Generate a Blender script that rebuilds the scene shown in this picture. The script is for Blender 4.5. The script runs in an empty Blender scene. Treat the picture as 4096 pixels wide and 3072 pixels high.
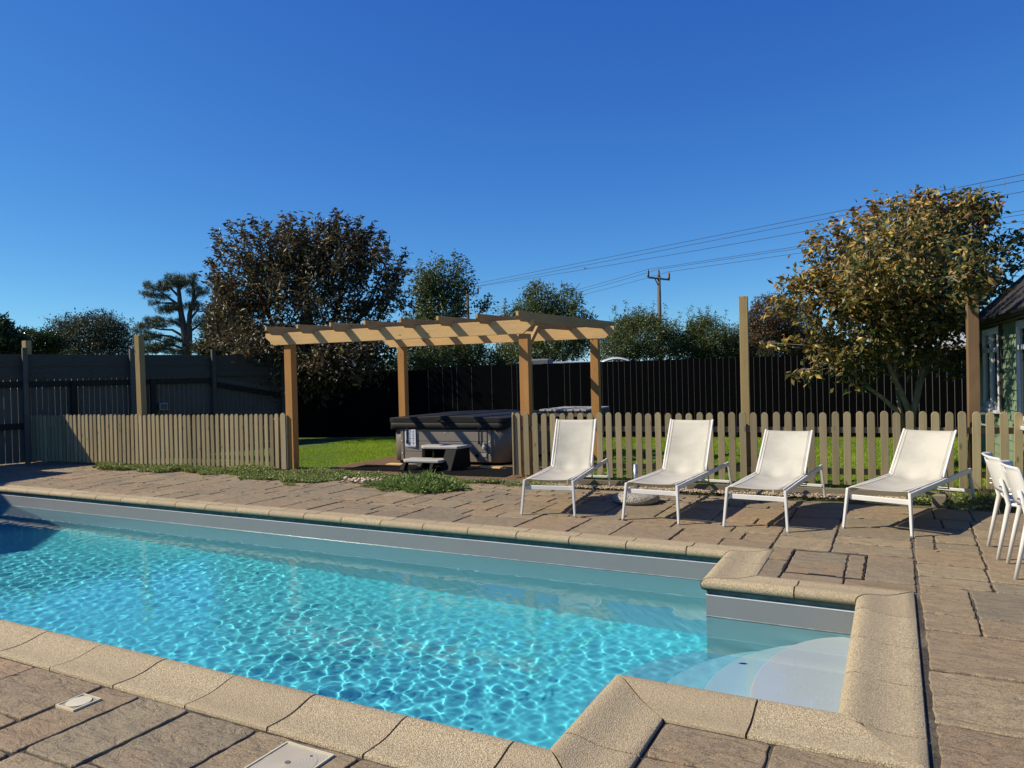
import bpy, math, random
import numpy as np
from mathutils import Vector, Matrix
R_ = math.radians
rnd = random.Random(7)
sc = bpy.context.scene
col = sc.collection

# ------------------------------------------------------------------ camera
EYE = 1.6
FPX = 2919.0                      # focal length in pixels of the 4096 wide photograph
CAM = ((0.88555558, 0.01622246, 0.46425009),
       (0.46390125, 0.02123812, -0.8856323),
       (-0.02422694, 0.99964282, 0.01128192))
cd = bpy.data.cameras.new('camera')
cam = bpy.data.objects.new('camera', cd); col.objects.link(cam)
cd.sensor_width = 36.0; cd.lens = FPX / 4096.0 * 36.0
cd.clip_start = 0.05; cd.clip_end = 3000
m = Matrix(CAM).to_4x4(); m.translation = Vector((0, 0, EYE)); cam.matrix_world = m
sc.camera = cam
CM = np.array(CAM)

def at(px, py, d):
    """world point seen at photograph pixel (px, py), d metres in front of the camera"""
    v = CM @ np.array([(px - 2048) / FPX, -(py - 1536) / FPX, -1.0])
    return v * d + np.array([0, 0, EYE])

def on_z(px, py, z):
    v = CM @ np.array([(px - 2048) / FPX, -(py - 1536) / FPX, -1.0])
    return v * ((z - EYE) / v[2]) + np.array([0, 0, EYE])

# ------------------------------------------------------------------ world and sun
SUN_DIR = Vector((1.0, 0.58, -1.0)).normalized()
SUN_EL = math.asin(-SUN_DIR.z); SUN_AZ = math.atan2(-SUN_DIR.x, -SUN_DIR.y)
w = bpy.data.worlds.new('World'); sc.world = w; w.use_nodes = True
nt = w.node_tree; bg = nt.nodes['Background']
sky = nt.nodes.new('ShaderNodeTexSky'); sky.sky_type = 'NISHITA'; sky.sun_disc = False
sky.sun_elevation = SUN_EL; sky.sun_rotation = SUN_AZ
sky.altitude = 2500; sky.air_density = 1.0; sky.dust_density = 0.0; sky.ozone_density = 6.0
# the deep, evenly graded blue of a clear autumn noon: one response curve per channel
sep = nt.nodes.new('ShaderNodeSeparateColor'); cmb = nt.nodes.new('ShaderNodeCombineColor'); nt.links.new(sky.outputs[0], sep.inputs[0])
for i_, (g_, k_) in enumerate(((1.32, 0.45), (1.06, 0.85), (0.58, 2.26))):
    pw = nt.nodes.new('ShaderNodeMath'); pw.operation = 'POWER'; pw.inputs[1].default_value = g_
    ml = nt.nodes.new('ShaderNodeMath'); ml.operation = 'MULTIPLY'; ml.inputs[1].default_value = k_
    nt.links.new(sep.outputs[i_], pw.inputs[0]); nt.links.new(pw.outputs[0], ml.inputs[0]); nt.links.new(ml.outputs[0], cmb.inputs[i_])
nt.links.new(cmb.outputs[0], bg.inputs[0])
bg.inputs[1].default_value = 0.091
ld = bpy.data.lights.new('sun', 'SUN'); ld.energy = 5.0; ld.angle = R_(0.5); ld.color = (1.0, 0.90, 0.73)
sun = bpy.data.objects.new('sun', ld); col.objects.link(sun)
sun.rotation_euler = SUN_DIR.to_track_quat('-Z', 'Y').to_euler()
ld.cycles.is_caustics_light = True
sc.view_settings.view_transform = 'Standard'; sc.view_settings.look = 'None'
sc.view_settings.gamma = 1.0; sc.view_settings.exposure = 0.41
sc.cycles.max_bounces = 10; sc.cycles.transparent_max_bounces = 8
sc.cycles.caustics_reflective = False; sc.cycles.caustics_refractive = True

# ------------------------------------------------------------------ helpers
WINV = {}
def thing(name, label, cat, loc=(0, 0, 0), rz=0.0, group=None):
    o = bpy.data.objects.new(name, None); col.objects.link(o)
    o.empty_display_size = 0.2
    o.location = loc; o.rotation_euler = (0, 0, rz)
    WINV[o.name] = (Matrix.Translation(Vector(loc)) @ Matrix.Rotation(rz, 4, 'Z')).inverted()
    tag(o, label, cat, group); return o

def tag(o, label=None, cat=None, group=None, kind=None):
    if label: o['label'] = label
    if cat: o['category'] = cat
    if group: o['group'] = group
    if kind: o['kind'] = kind
    return o

def mesh_obj(name, verts, faces, mat, parent=None, smooth=False, world=True, tint=None, bevel=0.0):
    verts = np.asarray(verts, dtype=float).reshape(-1, 3)
    if parent is not None:
        wi = WINV.get(parent.name)
        if world and wi is not None:
            M = np.array(wi); verts = verts @ M[:3, :3].T + M[:3, 3]
    me = bpy.data.meshes.new(name)
    if isinstance(faces, np.ndarray):
        n, k = faces.shape
        me.vertices.add(len(verts)); me.vertices.foreach_set('co', verts.ravel())
        me.loops.add(n * k); me.loops.foreach_set('vertex_index', faces.ravel().astype(np.int32))
        me.polygons.add(n); me.polygons.foreach_set('loop_start', (np.arange(n) * k).astype(np.int32))
        me.polygons.foreach_set('loop_total', np.full(n, k, dtype=np.int32))
        me.update(calc_edges=True)
    else:
        me.from_pydata([tuple(v) for v in verts], [], faces); me.update()
    me.polygons.foreach_set('use_smooth', [bool(smooth)] * len(me.polygons))
    if tint is not None:
        a = me.attributes.new('tint', 'FLOAT', 'POINT'); a.data.foreach_set('value', np.asarray(tint, dtype=np.float32))
    if mat is not None: me.materials.append(mat)
    o = bpy.data.objects.new(name, me); col.objects.link(o)
    if parent is not None:
        o.parent = parent
        if parent.name in WINV: WINV[o.name] = WINV[parent.name]
    if bevel:
        b = o.modifiers.new('bevel', 'BEVEL'); b.width = bevel; b.segments = 2; b.limit_method = 'ANGLE'; b.angle_limit = R_(35)
    return o

class MB:
    def __init__(s): s.v = []; s.f = []; s.t = []
    def add(s, vs, fs, tint=0.5):
        n = len(s.v); s.v += [tuple(v) for v in vs]; s.f += [tuple(i + n for i in f) for f in fs]; s.t += [tint] * len(vs); return s
    def box(s, x0, x1, y0, y1, z0, z1, tint=0.5):
        return s.hexa([(x0, y0, z0), (x1, y0, z0), (x1, y1, z0), (x0, y1, z0), (x0, y0, z1), (x1, y0, z1), (x1, y1, z1), (x0, y1, z1)], tint)
    def hexa(s, p, tint=0.5):
        return s.add(p, [(0, 3, 2, 1), (4, 5, 6, 7), (0, 1, 5, 4), (1, 2, 6, 5), (2, 3, 7, 6), (3, 0, 4, 7)], tint)
    def beam(s, a, b, wd, ht, up=(0, 0, 1), tint=0.5):
        """rectangular bar from a to b; wd across, ht along up"""
        a = Vector(a); b = Vector(b); t = (b - a).normalized(); u = Vector(up)
        sd = t.cross(u).normalized(); u = sd.cross(t).normalized()
        sd *= wd / 2; u *= ht / 2
        return s.hexa([a - sd - u, a + sd - u, b + sd - u, b - sd - u, a - sd + u, a + sd + u, b + sd + u, b - sd + u], tint)
    def prism(s, poly, axis, a, b, tint=0.5):
        """poly: list of 2D points; extruded along axis 'x','y','z' from a to b"""
        n = len(poly)
        def P(p, c): return {'x': (c, p[0], p[1]), 'y': (p[0], c, p[1]), 'z': (p[0], p[1], c)}[axis]
        vs = [P(p, a) for p in poly] + [P(p, b) for p in poly]
        fs = [tuple(range(n))[::-1], tuple(range(n, 2 * n))] + [(i, (i + 1) % n, n + (i + 1) % n, n + i) for i in range(n)]
        return s.add(vs, fs, tint)
    def tube(s, pts, rad, n=8, caps=True, tint=0.5):
        pts = [Vector(p) for p in pts]
        if not isinstance(rad, (list, tuple)): rad = [rad] * len(pts)
        t0 = (pts[1] - pts[0]).normalized()
        u = t0.orthogonal().normalized(); vs = []; fs = []
        for i, p in enumerate(pts):
            t = (pts[min(i + 1, len(pts) - 1)] - pts[max(i - 1, 0)]).normalized()
            u = (u - t * u.dot(t)).normalized(); v = t.cross(u)
            for k in range(n):
                a = 2 * math.pi * k / n; vs.append(p + (u * math.cos(a) + v * math.sin(a)) * rad[i])
        for i in range(len(pts) - 1):
            for k in range(n):
                k2 = (k + 1) % n; fs.append((i * n + k, i * n + k2, (i + 1) * n + k2, (i + 1) * n + k))
        if caps: fs += [tuple(range(n))[::-1], tuple((len(pts) - 1) * n + k for k in range(n))]
        return s.add(vs, fs, tint)
    def lathe(s, prof, c=(0, 0, 0), n=32, tint=0.5):
        vs = []; fs = []
        for r, z in prof:
            for k in range(n):
                a = 2 * math.pi * k / n; vs.append((c[0] + r * math.cos(a), c[1] + r * math.sin(a), c[2] + z))
        for i in range(len(prof) - 1):
            for k in range(n):
                k2 = (k + 1) % n; fs.append((i * n + k, i * n + k2, (i + 1) * n + k2, (i + 1) * n + k))
        fs.append(tuple(range(n))[::-1]); fs.append(tuple((len(prof) - 1) * n + k for k in range(n)))
        return s.add(vs, fs, tint)
    def build(s, name, mat, parent=None, smooth=False, world=True, tint=False, bevel=0.0):
        return mesh_obj(name, s.v, s.f, mat, parent, smooth, world, s.t if tint else None, bevel)

# ------------------------------------------------------------------ materials
MATS = {}
class NT:
    def __init__(s, name):
        s.m = bpy.data.materials.new(name); s.m.use_nodes = True; s.t = s.m.node_tree
        s.p = s.t.nodes['Principled BSDF']; MATS[name] = s.m
    def n(s, ty, **kw):
        nd = s.t.nodes.new(ty)
        for k, v in kw.items():
            if k[0] == '_': setattr(nd, k[1:], v)
            else: nd.inputs[k.replace('_', ' ')].default_value = v
        return nd
    def l(s, a, b): s.t.links.new(a, b)
    def coord(s, scale=(1, 1, 1), kind='Object', rot=(0, 0, 0)):
        tc = s.n('ShaderNodeTexCoord'); mp = s.n('ShaderNodeMapping'); mp.inputs['Scale'].default_value = scale
        mp.inputs['Rotation'].default_value = rot
        s.l(tc.outputs[kind], mp.inputs[0]); return mp.outputs[0]
    def noise(s, vec, scale, detail=4, rough=0.55, dist=0.0):
        nd = s.n('ShaderNodeTexNoise'); nd.inputs['Scale'].default_value = scale; nd.inputs['Detail'].default_value = detail
        nd.inputs['Roughness'].default_value = rough; nd.inputs['Distortion'].default_value = dist
        if vec is not None: s.l(vec, nd.inputs['Vector'])
        return nd.outputs['Fac']
    def ramp(s, fac, stops):
        r = s.n('ShaderNodeValToRGB'); e = r.color_ramp.elements
        while len(e) < len(stops): e.new(0.5)
        for i, (p, c) in enumerate(stops): e[i].position = p; e[i].color = (*c, 1) if len(c) == 3 else c
        s.l(fac, r.inputs[0]); return r.outputs[0]
    def mix(s, fac, a, b, mode='MIX'):
        x = s.n('ShaderNodeMix'); x.data_type = 'RGBA'; x.blend_type = mode
        for v, i in ((fac, 0), (a, 6), (b, 7)):
            if hasattr(v, 'links') or hasattr(v, 'is_linked'): s.l(v, x.inputs[i])
            else: x.inputs[i].default_value = v if i == 0 else ((*v, 1) if len(v) == 3 else v)
        return x.outputs[2]
    def math(s, op, a, b=None):
        x = s.n('ShaderNodeMath'); x.operation = op
        for v, i in ((a, 0), (b, 1)):
            if v is None: continue
            if hasattr(v, 'is_linked'): s.l(v, x.inputs[i])
            else: x.inputs[i].default_value = v
        return x.outputs[0]
    def bump(s, h, strength=0.3, dist=0.01, prev=None):
        b = s.n('ShaderNodeBump'); b.inputs['Strength'].default_value = strength; b.inputs['Distance'].default_value = dist
        s.l(h, b.inputs['Height'])
        if prev is not None: s.l(prev, b.inputs['Normal'])
        s.l(b.outputs[0], s.p.inputs['Normal']); return b.outputs[0]
    def col(s, c, k=0.86):
        if hasattr(c, 'is_linked'):
            x = s.n('ShaderNodeVectorMath', _operation='SCALE'); s.l(c, x.inputs[0]); x.inputs['Scale'].default_value = k
            s.l(x.outputs[0], s.p.inputs['Base Color'])
        else: s.p.inputs['Base Color'].default_value = (*[q * k for q in c], 1)
    def set(s, **kw):
        for k, v in kw.items(): s.p.inputs[k.replace('_', ' ')].default_value = v
        return s

def plain(name, c, rough=0.5, metal=0.0, spec=0.5, var=0.12, vs=6.0, bump=0.0, bs=60.0):
    n = NT(name); v = n.coord()
    f = n.noise(v, vs, 5, 0.6)
    a = tuple(x * (1 - var) for x in c); b = tuple(min(1, x * (1 + var)) for x in c)
    n.col(n.ramp(f, [(0.3, a), (0.7, b)])); n.set(Roughness=rough, Metallic=metal)
    n.p.inputs['Specular IOR Level'].default_value = spec
    if bump: n.bump(n.noise(v, bs, 3), bump, 0.004)
    return n.m

def wood(name, base, dark, axis='z', grain=26, rough=0.75, knots=True, rand=0.25, bump=0.35, spec=0.25):
    n = NT(name); s = {'x': (0.05, 1, 1), 'y': (1, 0.05, 1), 'z': (1, 1, 0.05)}[axis]
    tc = n.n('ShaderNodeTexCoord'); oi = n.n('ShaderNodeObjectInfo')
    off = n.n('ShaderNodeVectorMath', _operation='SCALE'); cmb = n.n('ShaderNodeCombineXYZ')
    for i in range(3): n.l(oi.outputs['Random'], cmb.inputs[i])
    n.l(cmb.outputs[0], off.inputs[0]); off.inputs['Scale'].default_value = 37.0
    add = n.n('ShaderNodeVectorMath', _operation='ADD'); n.l(tc.outputs['Object'], add.inputs[0]); n.l(off.outputs[0], add.inputs[1])
    mp = n.n('ShaderNodeMapping'); mp.inputs['Scale'].default_value = s; n.l(add.outputs[0], mp.inputs[0])
    g = n.noise(mp.outputs[0], grain, 6, 0.65, 0.6)
    g2 = n.noise(mp.outputs[0], grain * 4, 3, 0.6)
    c = n.ramp(g, [(0.3, dark), (0.62, base)])
    c = n.mix(n.math('MULTIPLY', g2, 0.35), c, tuple(x * 0.55 for x in base))
    big = n.noise(add.outputs[0], 1.7, 3)
    c = n.mix(0.55, c, n.mix(big, tuple(x * 0.72 for x in base), tuple(min(1, x * 1.2) for x in base)), 'MIX')
    if knots:
        mk = n.n('ShaderNodeMapping'); ks = {'x': (0.34, 1, 1), 'y': (1, 0.34, 1), 'z': (1, 1, 0.34)}[axis]
        mk.inputs['Scale'].default_value = ks; n.l(add.outputs[0], mk.inputs[0])
        vo = n.n('ShaderNodeTexVoronoi'); vo.inputs['Scale'].default_value = 7.5; n.l(mk.outputs[0], vo.inputs['Vector'])
        kf = n.ramp(vo.outputs['Distance'], [(0.0, (1, 1, 1)), (0.07, (0.8, 0.8, 0.8)), (0.14, (0, 0, 0))])
        c = n.mix(kf, c, tuple(x * 0.38 for x in base))
    rv = n.math('ADD', n.math('MULTIPLY', oi.outputs['Random'], rand * 1.72), 0.86 * (1 - rand))
    sc_ = n.n('ShaderNodeVectorMath', _operation='SCALE'); n.l(c, sc_.inputs[0]); n.l(rv, sc_.inputs['Scale'])
    n.l(sc_.outputs[0], n.p.inputs['Base Color'])
    n.set(Roughness=rough); n.p.inputs['Specular IOR Level'].default_value = spec
    n.bump(g, bump, 0.006)
    return n.m

M_picket = wood('picket_wood', (0.40, 0.325, 0.185), (0.22, 0.17, 0.09), 'z', 30)
M_rail = wood('rail_wood', (0.32, 0.23, 0.13), (0.18, 0.12, 0.06), 'x', 30)
M_railx = wood('deck_edge_wood', (0.25, 0.21, 0.15), (0.12, 0.10, 0.07), 'x', 24)
M_post = wood('green_post_wood', (0.40, 0.29, 0.13), (0.24, 0.165, 0.07), 'z', 22)
M_postbrown = wood('brown_post_wood', (0.21, 0.135, 0.07), (0.12, 0.07, 0.033), 'z', 22)
M_pergpost = wood('pergola_post_wood', (0.56, 0.28, 0.085), (0.36, 0.16, 0.04), 'z', 16, rand=0.08)
M_beam = wood('pergola_beam_wood', (0.80, 0.53, 0.235), (0.62, 0.37, 0.14), 'x', 16, rand=0.08)
M_rafter = wood('pergola_rafter_wood', (0.50, 0.315, 0.14), (0.34, 0.20, 0.08), 'y', 16, rand=0.12)
M_grey = wood('weathered_board_vertical', (0.135, 0.115, 0.09), (0.07, 0.06, 0.045), 'z', 24, rand=0.2)
M_greyy = wood('weathered_board_horizontal', (0.10, 0.09, 0.07), (0.055, 0.048, 0.036), 'y', 20, rand=0.2)
M_greydark = wood('dark_weathered_rail', (0.03, 0.026, 0.02), (0.015, 0.013, 0.01), 'y', 20, rand=0.2)
M_black = wood('black_fence_paint', (0.0055, 0.0055, 0.006), (0.003, 0.003, 0.0035), 'z', 20, rough=0.95, knots=False, rand=0.4, spec=0.06)
M_blackedge = plain('sun_caught_edge', (0.15, 0.14, 0.13), 0.9)  # pale colour paints in the sun caught along the black board edges
M_deck = wood('deck_board_wood', (0.34, 0.22, 0.12), (0.2, 0.12, 0.06), 'y', 30, rand=0.1)
M_white = plain('white_powder_coat', (0.74, 0.72, 0.66), 0.35, var=0.03)
M_plastic = plain('white_plastic', (0.76, 0.74, 0.68), 0.3, var=0.02)
M_rubber = plain('black_rubber', (0.010, 0.010, 0.010), 0.8, spec=0.2, var=0.3)
M_bark = plain('bark', (0.12, 0.09, 0.06), 0.9, var=0.4, vs=9, bump=0.8, bs=30)
M_barkpale = plain('pale_bark', (0.27, 0.21, 0.13), 0.85, var=0.35, vs=9, bump=0.6, bs=30)

def leaf_mat(name, stops, rough=0.45, trans=0.25, spec=0.4):
    n = NT(name); a = n.n('ShaderNodeAttribute', _attribute_name='tint')
    c = n.ramp(a.outputs['Fac'], stops); n.col(c); n.set(Roughness=rough); n.p.inputs['Specular IOR Level'].default_value = spec
    tr = n.n('ShaderNodeBsdfTranslucent'); n.l(c, tr.inputs[0]); mx = n.n('ShaderNodeMixShader'); mx.inputs[0].default_value = trans
    out = n.t.nodes['Material Output']; n.l(n.p.outputs[0], mx.inputs[1]); n.l(tr.outputs[0], mx.inputs[2]); n.l(mx.outputs[0], out.inputs[0])
    return n.m
L_chest = leaf_mat('chestnut_leaf', [(0, (0.035, 0.034, 0.016)), (0.45, (0.085, 0.065, 0.030)), (0.75, (0.14, 0.080, 0.036)), (1, (0.22, 0.21, 0.05))])
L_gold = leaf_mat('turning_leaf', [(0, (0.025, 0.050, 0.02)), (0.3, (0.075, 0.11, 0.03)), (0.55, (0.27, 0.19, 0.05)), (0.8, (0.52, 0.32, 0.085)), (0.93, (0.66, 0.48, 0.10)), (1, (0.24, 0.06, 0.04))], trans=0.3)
L_green = leaf_mat('hedge_leaf', [(0, (0.035, 0.052, 0.014)), (0.6, (0.095, 0.13, 0.028)), (1, (0.21, 0.24, 0.06))])
L_dark = leaf_mat('dark_shrub_leaf', [(0, (0.018, 0.026, 0.012)), (0.7, (0.050, 0.064, 0.026)), (1, (0.12, 0.14, 0.06))])
L_pine = leaf_mat('pine_needle', [(0, (0.024, 0.042, 0.018)), (0.6, (0.075, 0.10, 0.035)), (1, (0.17, 0.18, 0.06))], trans=0.1)
L_brown = leaf_mat('copper_leaf', [(0, (0.05, 0.03, 0.014)), (0.6, (0.12, 0.07, 0.03)), (1, (0.20, 0.13, 0.045))])
L_laurel = leaf_mat('laurel_leaf', [(0, (0.02, 0.04, 0.012)), (1, (0.07, 0.11, 0.025))], rough=0.25)
L_weed = leaf_mat('weed_leaf', [(0, (0.07, 0.12, 0.028)), (0.6, (0.19, 0.29, 0.06)), (1, (0.42, 0.50, 0.15))])
L_cover = leaf_mat('creeper_leaf', [(0, (0.09, 0.13, 0.03)), (0.6, (0.25, 0.31, 0.07)), (1, (0.48, 0.50, 0.17))])
L_grass = leaf_mat('grass_blade', [(0, (0.16, 0.27, 0.012)), (0.6, (0.32, 0.46, 0.02)), (1, (0.50, 0.62, 0.06))], trans=0.35, rough=0.6, spec=0.2)
L_straw = leaf_mat('dry_grass', [(0, (0.10, 0.09, 0.04)), (1, (0.35, 0.29, 0.15))])

# ================================================================== SETTING
# soil sheet with a hole for the pool basin
def frame_sheet(name, outer, holes_x, holes_y, z, mat):
    """sheet made of a grid of rectangles; cells inside the hole test are left out"""
    xs, ys = holes_x, holes_y
    mb = MB()
    for i in range(len(xs) - 1):
        for j in range(len(ys) - 1):
            cx, cy = (xs[i] + xs[i + 1]) / 2, (ys[j] + ys[j + 1]) / 2
            if (-13.95 < cx < -1.2 and 2.6 < cy < 6.6) or (-1.3 < cx < -0.15 and 3.5 < cy < 5.65): continue
            mb.add([(xs[i], ys[j], z), (xs[i + 1], ys[j], z), (xs[i + 1], ys[j + 1], z), (xs[i], ys[j + 1], z)], [(0, 1, 2, 3)])
    return mb.build(name, mat)
n = NT('field_earth'); v = n.coord()
n.col(n.ramp(n.noise(v, 0.4, 8, 0.65), [(0.3, (0.055, 0.075, 0.025)), (0.55, (0.10, 0.115, 0.04)), (0.8, (0.17, 0.15, 0.08))])); n.set(Roughness=0.95)
tag(frame_sheet('ground', None, [-900, -14.0, -1.25, -0.18, 900], [-600, 2.65, 3.5, 5.63, 6.55, 1200], -0.04, n.m), kind='structure')

n = NT('joint_mortar'); v = n.coord()
f = n.noise(v, 60, 6, 0.7); big = n.noise(v, 1.3, 4)
c = n.ramp(f, [(0.3, (0.025, 0.022, 0.018)), (0.55, (0.075, 0.062, 0.045)), (0.75, (0.20, 0.16, 0.11))])
c = n.mix(n.ramp(big, [(0.5, (0, 0, 0)), (0.62, (1, 1, 1))]), c, n.ramp(f, [(0.3, (0.10, 0.08, 0.055)), (0.7, (0.30, 0.25, 0.17))]))
n.col(c); n.set(Roughness=0.95); n.bump(f, 1.0, 0.02)
M_joint = n.m
jb = MB()
for (a, b, c0, d) in [(-18, 9, 6.62, 9.5), (-18, -14.05, -6, 6.62), (-14.05, -1.0, -6, 2.58), (-1.0, 0.0, -6, 3.42), (-1.15, 0.0, 5.72, 6.62), (0.0, 9, -6, 6.62)]:
    jb.add([(a, c0, -0.012), (b, c0, -0.012), (b, d, -0.012), (a, d, -0.012)], [(0, 1, 2, 3)])
tag(jb.build('paving_bed', M_joint), kind='structure')

# ---- riven slabs
def paving_mat():
    n = NT('riven_paving'); v = n.coord(); a = n.n('ShaderNodeAttribute', _attribute_name='tint')
    base = n.ramp(a.outputs['Fac'], [(0.0, (0.31, 0.22, 0.125)), (0.22, (0.44, 0.34, 0.195)), (0.42, (0.27, 0.235, 0.155)), (0.62, (0.39, 0.28, 0.155)), (0.8, (0.24, 0.21, 0.145)), (1.0, (0.49, 0.32, 0.17))])
    cl = n.noise(v, 2.3, 5, 0.6)
    c = n.mix(n.ramp(cl, [(0.48, (0, 0, 0)), (0.70, (0.7, 0.7, 0.7))]), base, (0.40, 0.265, 0.15))
    mt = n.noise(v, 9, 6, 0.7)
    c = n.mix(n.math('MULTIPLY', n.ramp(mt, [(0.35, (1, 1, 1)), (0.6, (0, 0, 0))]), 0.5), c, (0.20, 0.165, 0.12))
    fine = n.noise(v, 170, 3, 0.8)
    c = n.mix(n.ramp(fine, [(0.42, (0.75, 0.75, 0.75)), (0.52, (0, 0, 0))]), c, (0.10, 0.08, 0.06)); c = n.mix(n.ramp(fine, [(0.55, (0, 0, 0)), (0.66, (0.6, 0.6, 0.6))]), c, (0.45, 0.38, 0.28))
    lich = n.noise(v, 30, 4, 0.8)
    c = n.mix(n.ramp(lich, [(0.66, (0, 0, 0)), (0.72, (0.35, 0.35, 0.35))]), c, (0.42, 0.37, 0.29))
    n.col(c); n.set(Roughness=0.8); n.p.inputs['Specular IOR Level'].default_value = 0.25
    mp = n.n('ShaderNodeMapping'); mp.inputs['Scale'].default_value = (1, 2.6, 1); n.l(v, mp.inputs[0])
    r1 = n.noise(mp.outputs[0], 5, 7, 0.62, 1.2)
    c_dummy = 0
    st = n.ramp(r1, [(0.30, (0, 0, 0)), (0.44, (0.45, 0.45, 0.45)), (0.47, (0.62, 0.62, 0.62)), (0.60, (0.75, 0.75, 0.75)), (0.63, (1, 1, 1))])
    b1 = n.bump(st, 0.75, 0.016)
    n.bump(n.noise(v, 90, 4, 0.7), 0.35, 0.004, b1)
    return n.m
M_pave = paving_mat()
slab_v = []; slab_f = []; slab_t = []
def slab(x0, x1, y0, y1, g=0.011):
    gy = g * (1.0 + 0.13 * max(0, y0 - 2.5))
    x0 += g * rnd.uniform(0.5, 1.3); x1 -= g * rnd.uniform(0.5, 1.3); y0 += gy * rnd.uniform(0.7, 1.3); y1 -= gy * rnd.uniform(0.7, 1.3)
    if x1 - x0 < 0.08 or y1 - y0 < 0.05: return
    step = 0.045; pts = []
    cr = 0.012
    def run(p, q, nx, ny):
        L = math.dist(p, q); k = max(2, int(L / step))
        for i in range(k):
            t = (cr / L) + (1 - 2 * cr / L) * i / (k - 1)
            j = rnd.uniform(-0.006, 0.006) if 0 < i < k - 1 else 0
            pts.append((p[0] + (q[0] - p[0]) * t + nx * j, p[1] + (q[1] - p[1]) * t + ny * j))
    run((x0, y0), (x1, y0), 0, 1); run((x1, y0), (x1, y1), 1, 0); run((x1, y1), (x0, y1), 0, 1); run((x0, y1), (x0, y0), 1, 0)
    cx, cy = (x0 + x1) / 2, (y0 + y1) / 2
    z = rnd.uniform(-0.003, 0.003); ax = rnd.uniform(-0.006, 0.006); ay = rnd.uniform(-0.006, 0.006)
    n0 = len(slab_v); k = len(pts)
    for ring, (ins, dz) in enumerate(((0, -0.03), (0, -0.006), (0.003, -0.0015), (0.007, 0.0))):
        for (x, y) in pts:
            dx = cx - x; dy = cy - y; L = math.hypot(dx, dy)
            xx = x + math.copysign(min(ins, abs(dx)), dx) * (1 if abs(dx) > 0.02 else 0); yy = y + math.copysign(min(ins, abs(dy)), dy) * (1 if abs(dy) > 0.02 else 0)
            slab_v.append((xx, yy, z + dz + ax * (x - cx) + ay * (y - cy)))
    for r in range(3):
        for i in range(k):
            i2 = (i + 1) % k; slab_f.append((n0 + r * k + i, n0 + r * k + i2, n0 + (r + 1) * k + i2, n0 + (r + 1) * k + i))
    slab_f.append(tuple(n0 + 3 * k + i for i in range(k)))
    t = rnd.random(); slab_t.extend([t] * (4 * k))
def band(x0, x1, y0, y1, cuts=None):
    ys = [y0]
    if cuts: ys += cuts
    else:
        while y1 - ys[-1] > 0.62:
            L = rnd.choice([0.3, 0.45, 0.6, 0.6, 0.45]) if x1 - x0 > 0.36 else rnd.choice([0.3, 0.45, 0.6, 0.6])
            ys.append(ys[-1] + L)
    ys.append(y1)
    for a, b in zip(ys[:-1], ys[1:]):
        if x1 - x0 > 0.75 or (x1 - x0 > 0.55 and rnd.random() < 0.16 and not cuts):
            m_ = x0 + (x1 - x0) * rnd.choice([0.5, 0.42, 0.55]); slab(x0, m_, a, b); slab(m_, x1, a, b)
        else: slab(x0, x1, a, b)
def tiling(x0, x1, y0, y1, u=0.1525):
    nx = int(round((x1 - x0) / u)); ny = int(round((y1 - y0) / u)); ux = (x1 - x0) / nx; uy = (y1 - y0) / ny
    occ = np.zeros((nx, ny), bool)
    sizes = [(4, 4), (4, 4), (4, 3), (3, 4), (3, 3), (4, 2), (2, 4), (3, 2), (2, 3), (5, 4), (3, 5), (5, 3), (4, 5)]
    for i in range(nx):
        for j in range(ny):
            if occ[i, j]: continue
            fit = [(a, b) for a, b in sizes if i + a <= nx and j + b <= ny and not occ[i:i + a, j:j + b].any()]
            if fit: a, b = rnd.choice(fit)
            else:
                a = b = 1
                while j + b < ny and not occ[i, j + b] and b < 4: b += 1
                while i + a < nx and not occ[i + a, j:j + b].any() and a < 3: a += 1
            occ[i:i + a, j:j + b] = True
            slab(x0 + i * ux, x0 + (i + a) * ux, y0 + j * uy, y0 + (j + b) * uy)
tiling(-17.6, -1.01, 6.795, 9.42)
band(-1.01, -0.52, 6.9, 9.42, [7.41, 7.95, 8.4, 9.0]); band(-0.52, 0.12, 6.92, 9.4, [7.29, 7.6, 8.1, 8.55, 9.0])
for r in [(-1.0, -0.81, 5.87, 6.46), (-1.0, -0.81, 6.46, 6.9), (-0.81, -0.36, 5.87, 6.07), (-0.36, 0.12, 5.87, 6.07), (-0.23, 0.12, 6.07, 6.4),
          (-0.23, 0.12, 6.4, 6.92), (-0.81, -0.23, 6.86, 6.92), (-0.80, -0.37, 6.075, 6.47), (-0.80, -0.37, 6.47, 6.855), (-0.37, -0.235, 6.075, 6.855)]: slab(*r, g=0.007)
def rows(x0, xs, ys):
    for y0_, y1_, cut in ys:
        pts = [x0] + cut
        while pts[-1] < 2.9: pts.append(pts[-1] + rnd.choice([0.6, 0.75, 0.9, 0.45]))
        for a, b in zip(pts[:-1], pts[1:]): slab(a, b, y0_, y1_, g=0.010)
rows(0.13, None, [(-0.4, 0.3, []), (0.3, 0.9, []), (0.9, 1.5, []), (1.5, 2.1, []), (2.1, 2.5, []), (2.5, 3.12, [0.95]), (3.12, 3.75, [1.0]), (3.75, 4.41, [0.86]), (4.41, 5.07, [1.02]),
                  (5.07, 5.41, [0.44, 0.95]), (5.41, 6.08, [0.44, 1.3]), (6.08, 6.35, [0.6, 1.05]), (6.35, 6.75, [0.6, 0.95]), (6.75, 7.31, [0.62, 1.2]), (7.31, 7.6, [0.3, 0.63, 1.4]), (7.6, 7.95, [0.3, 0.63, 1.1]),
                  (7.95, 8.3, [0.65, 1.2]), (8.3, 8.75, [0.4, 0.65, 1.25]), (8.75, 9.42, [0.35, 0.7, 1.2])])
tiling(2.9, 6.0, -0.4, 9.42)
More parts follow.
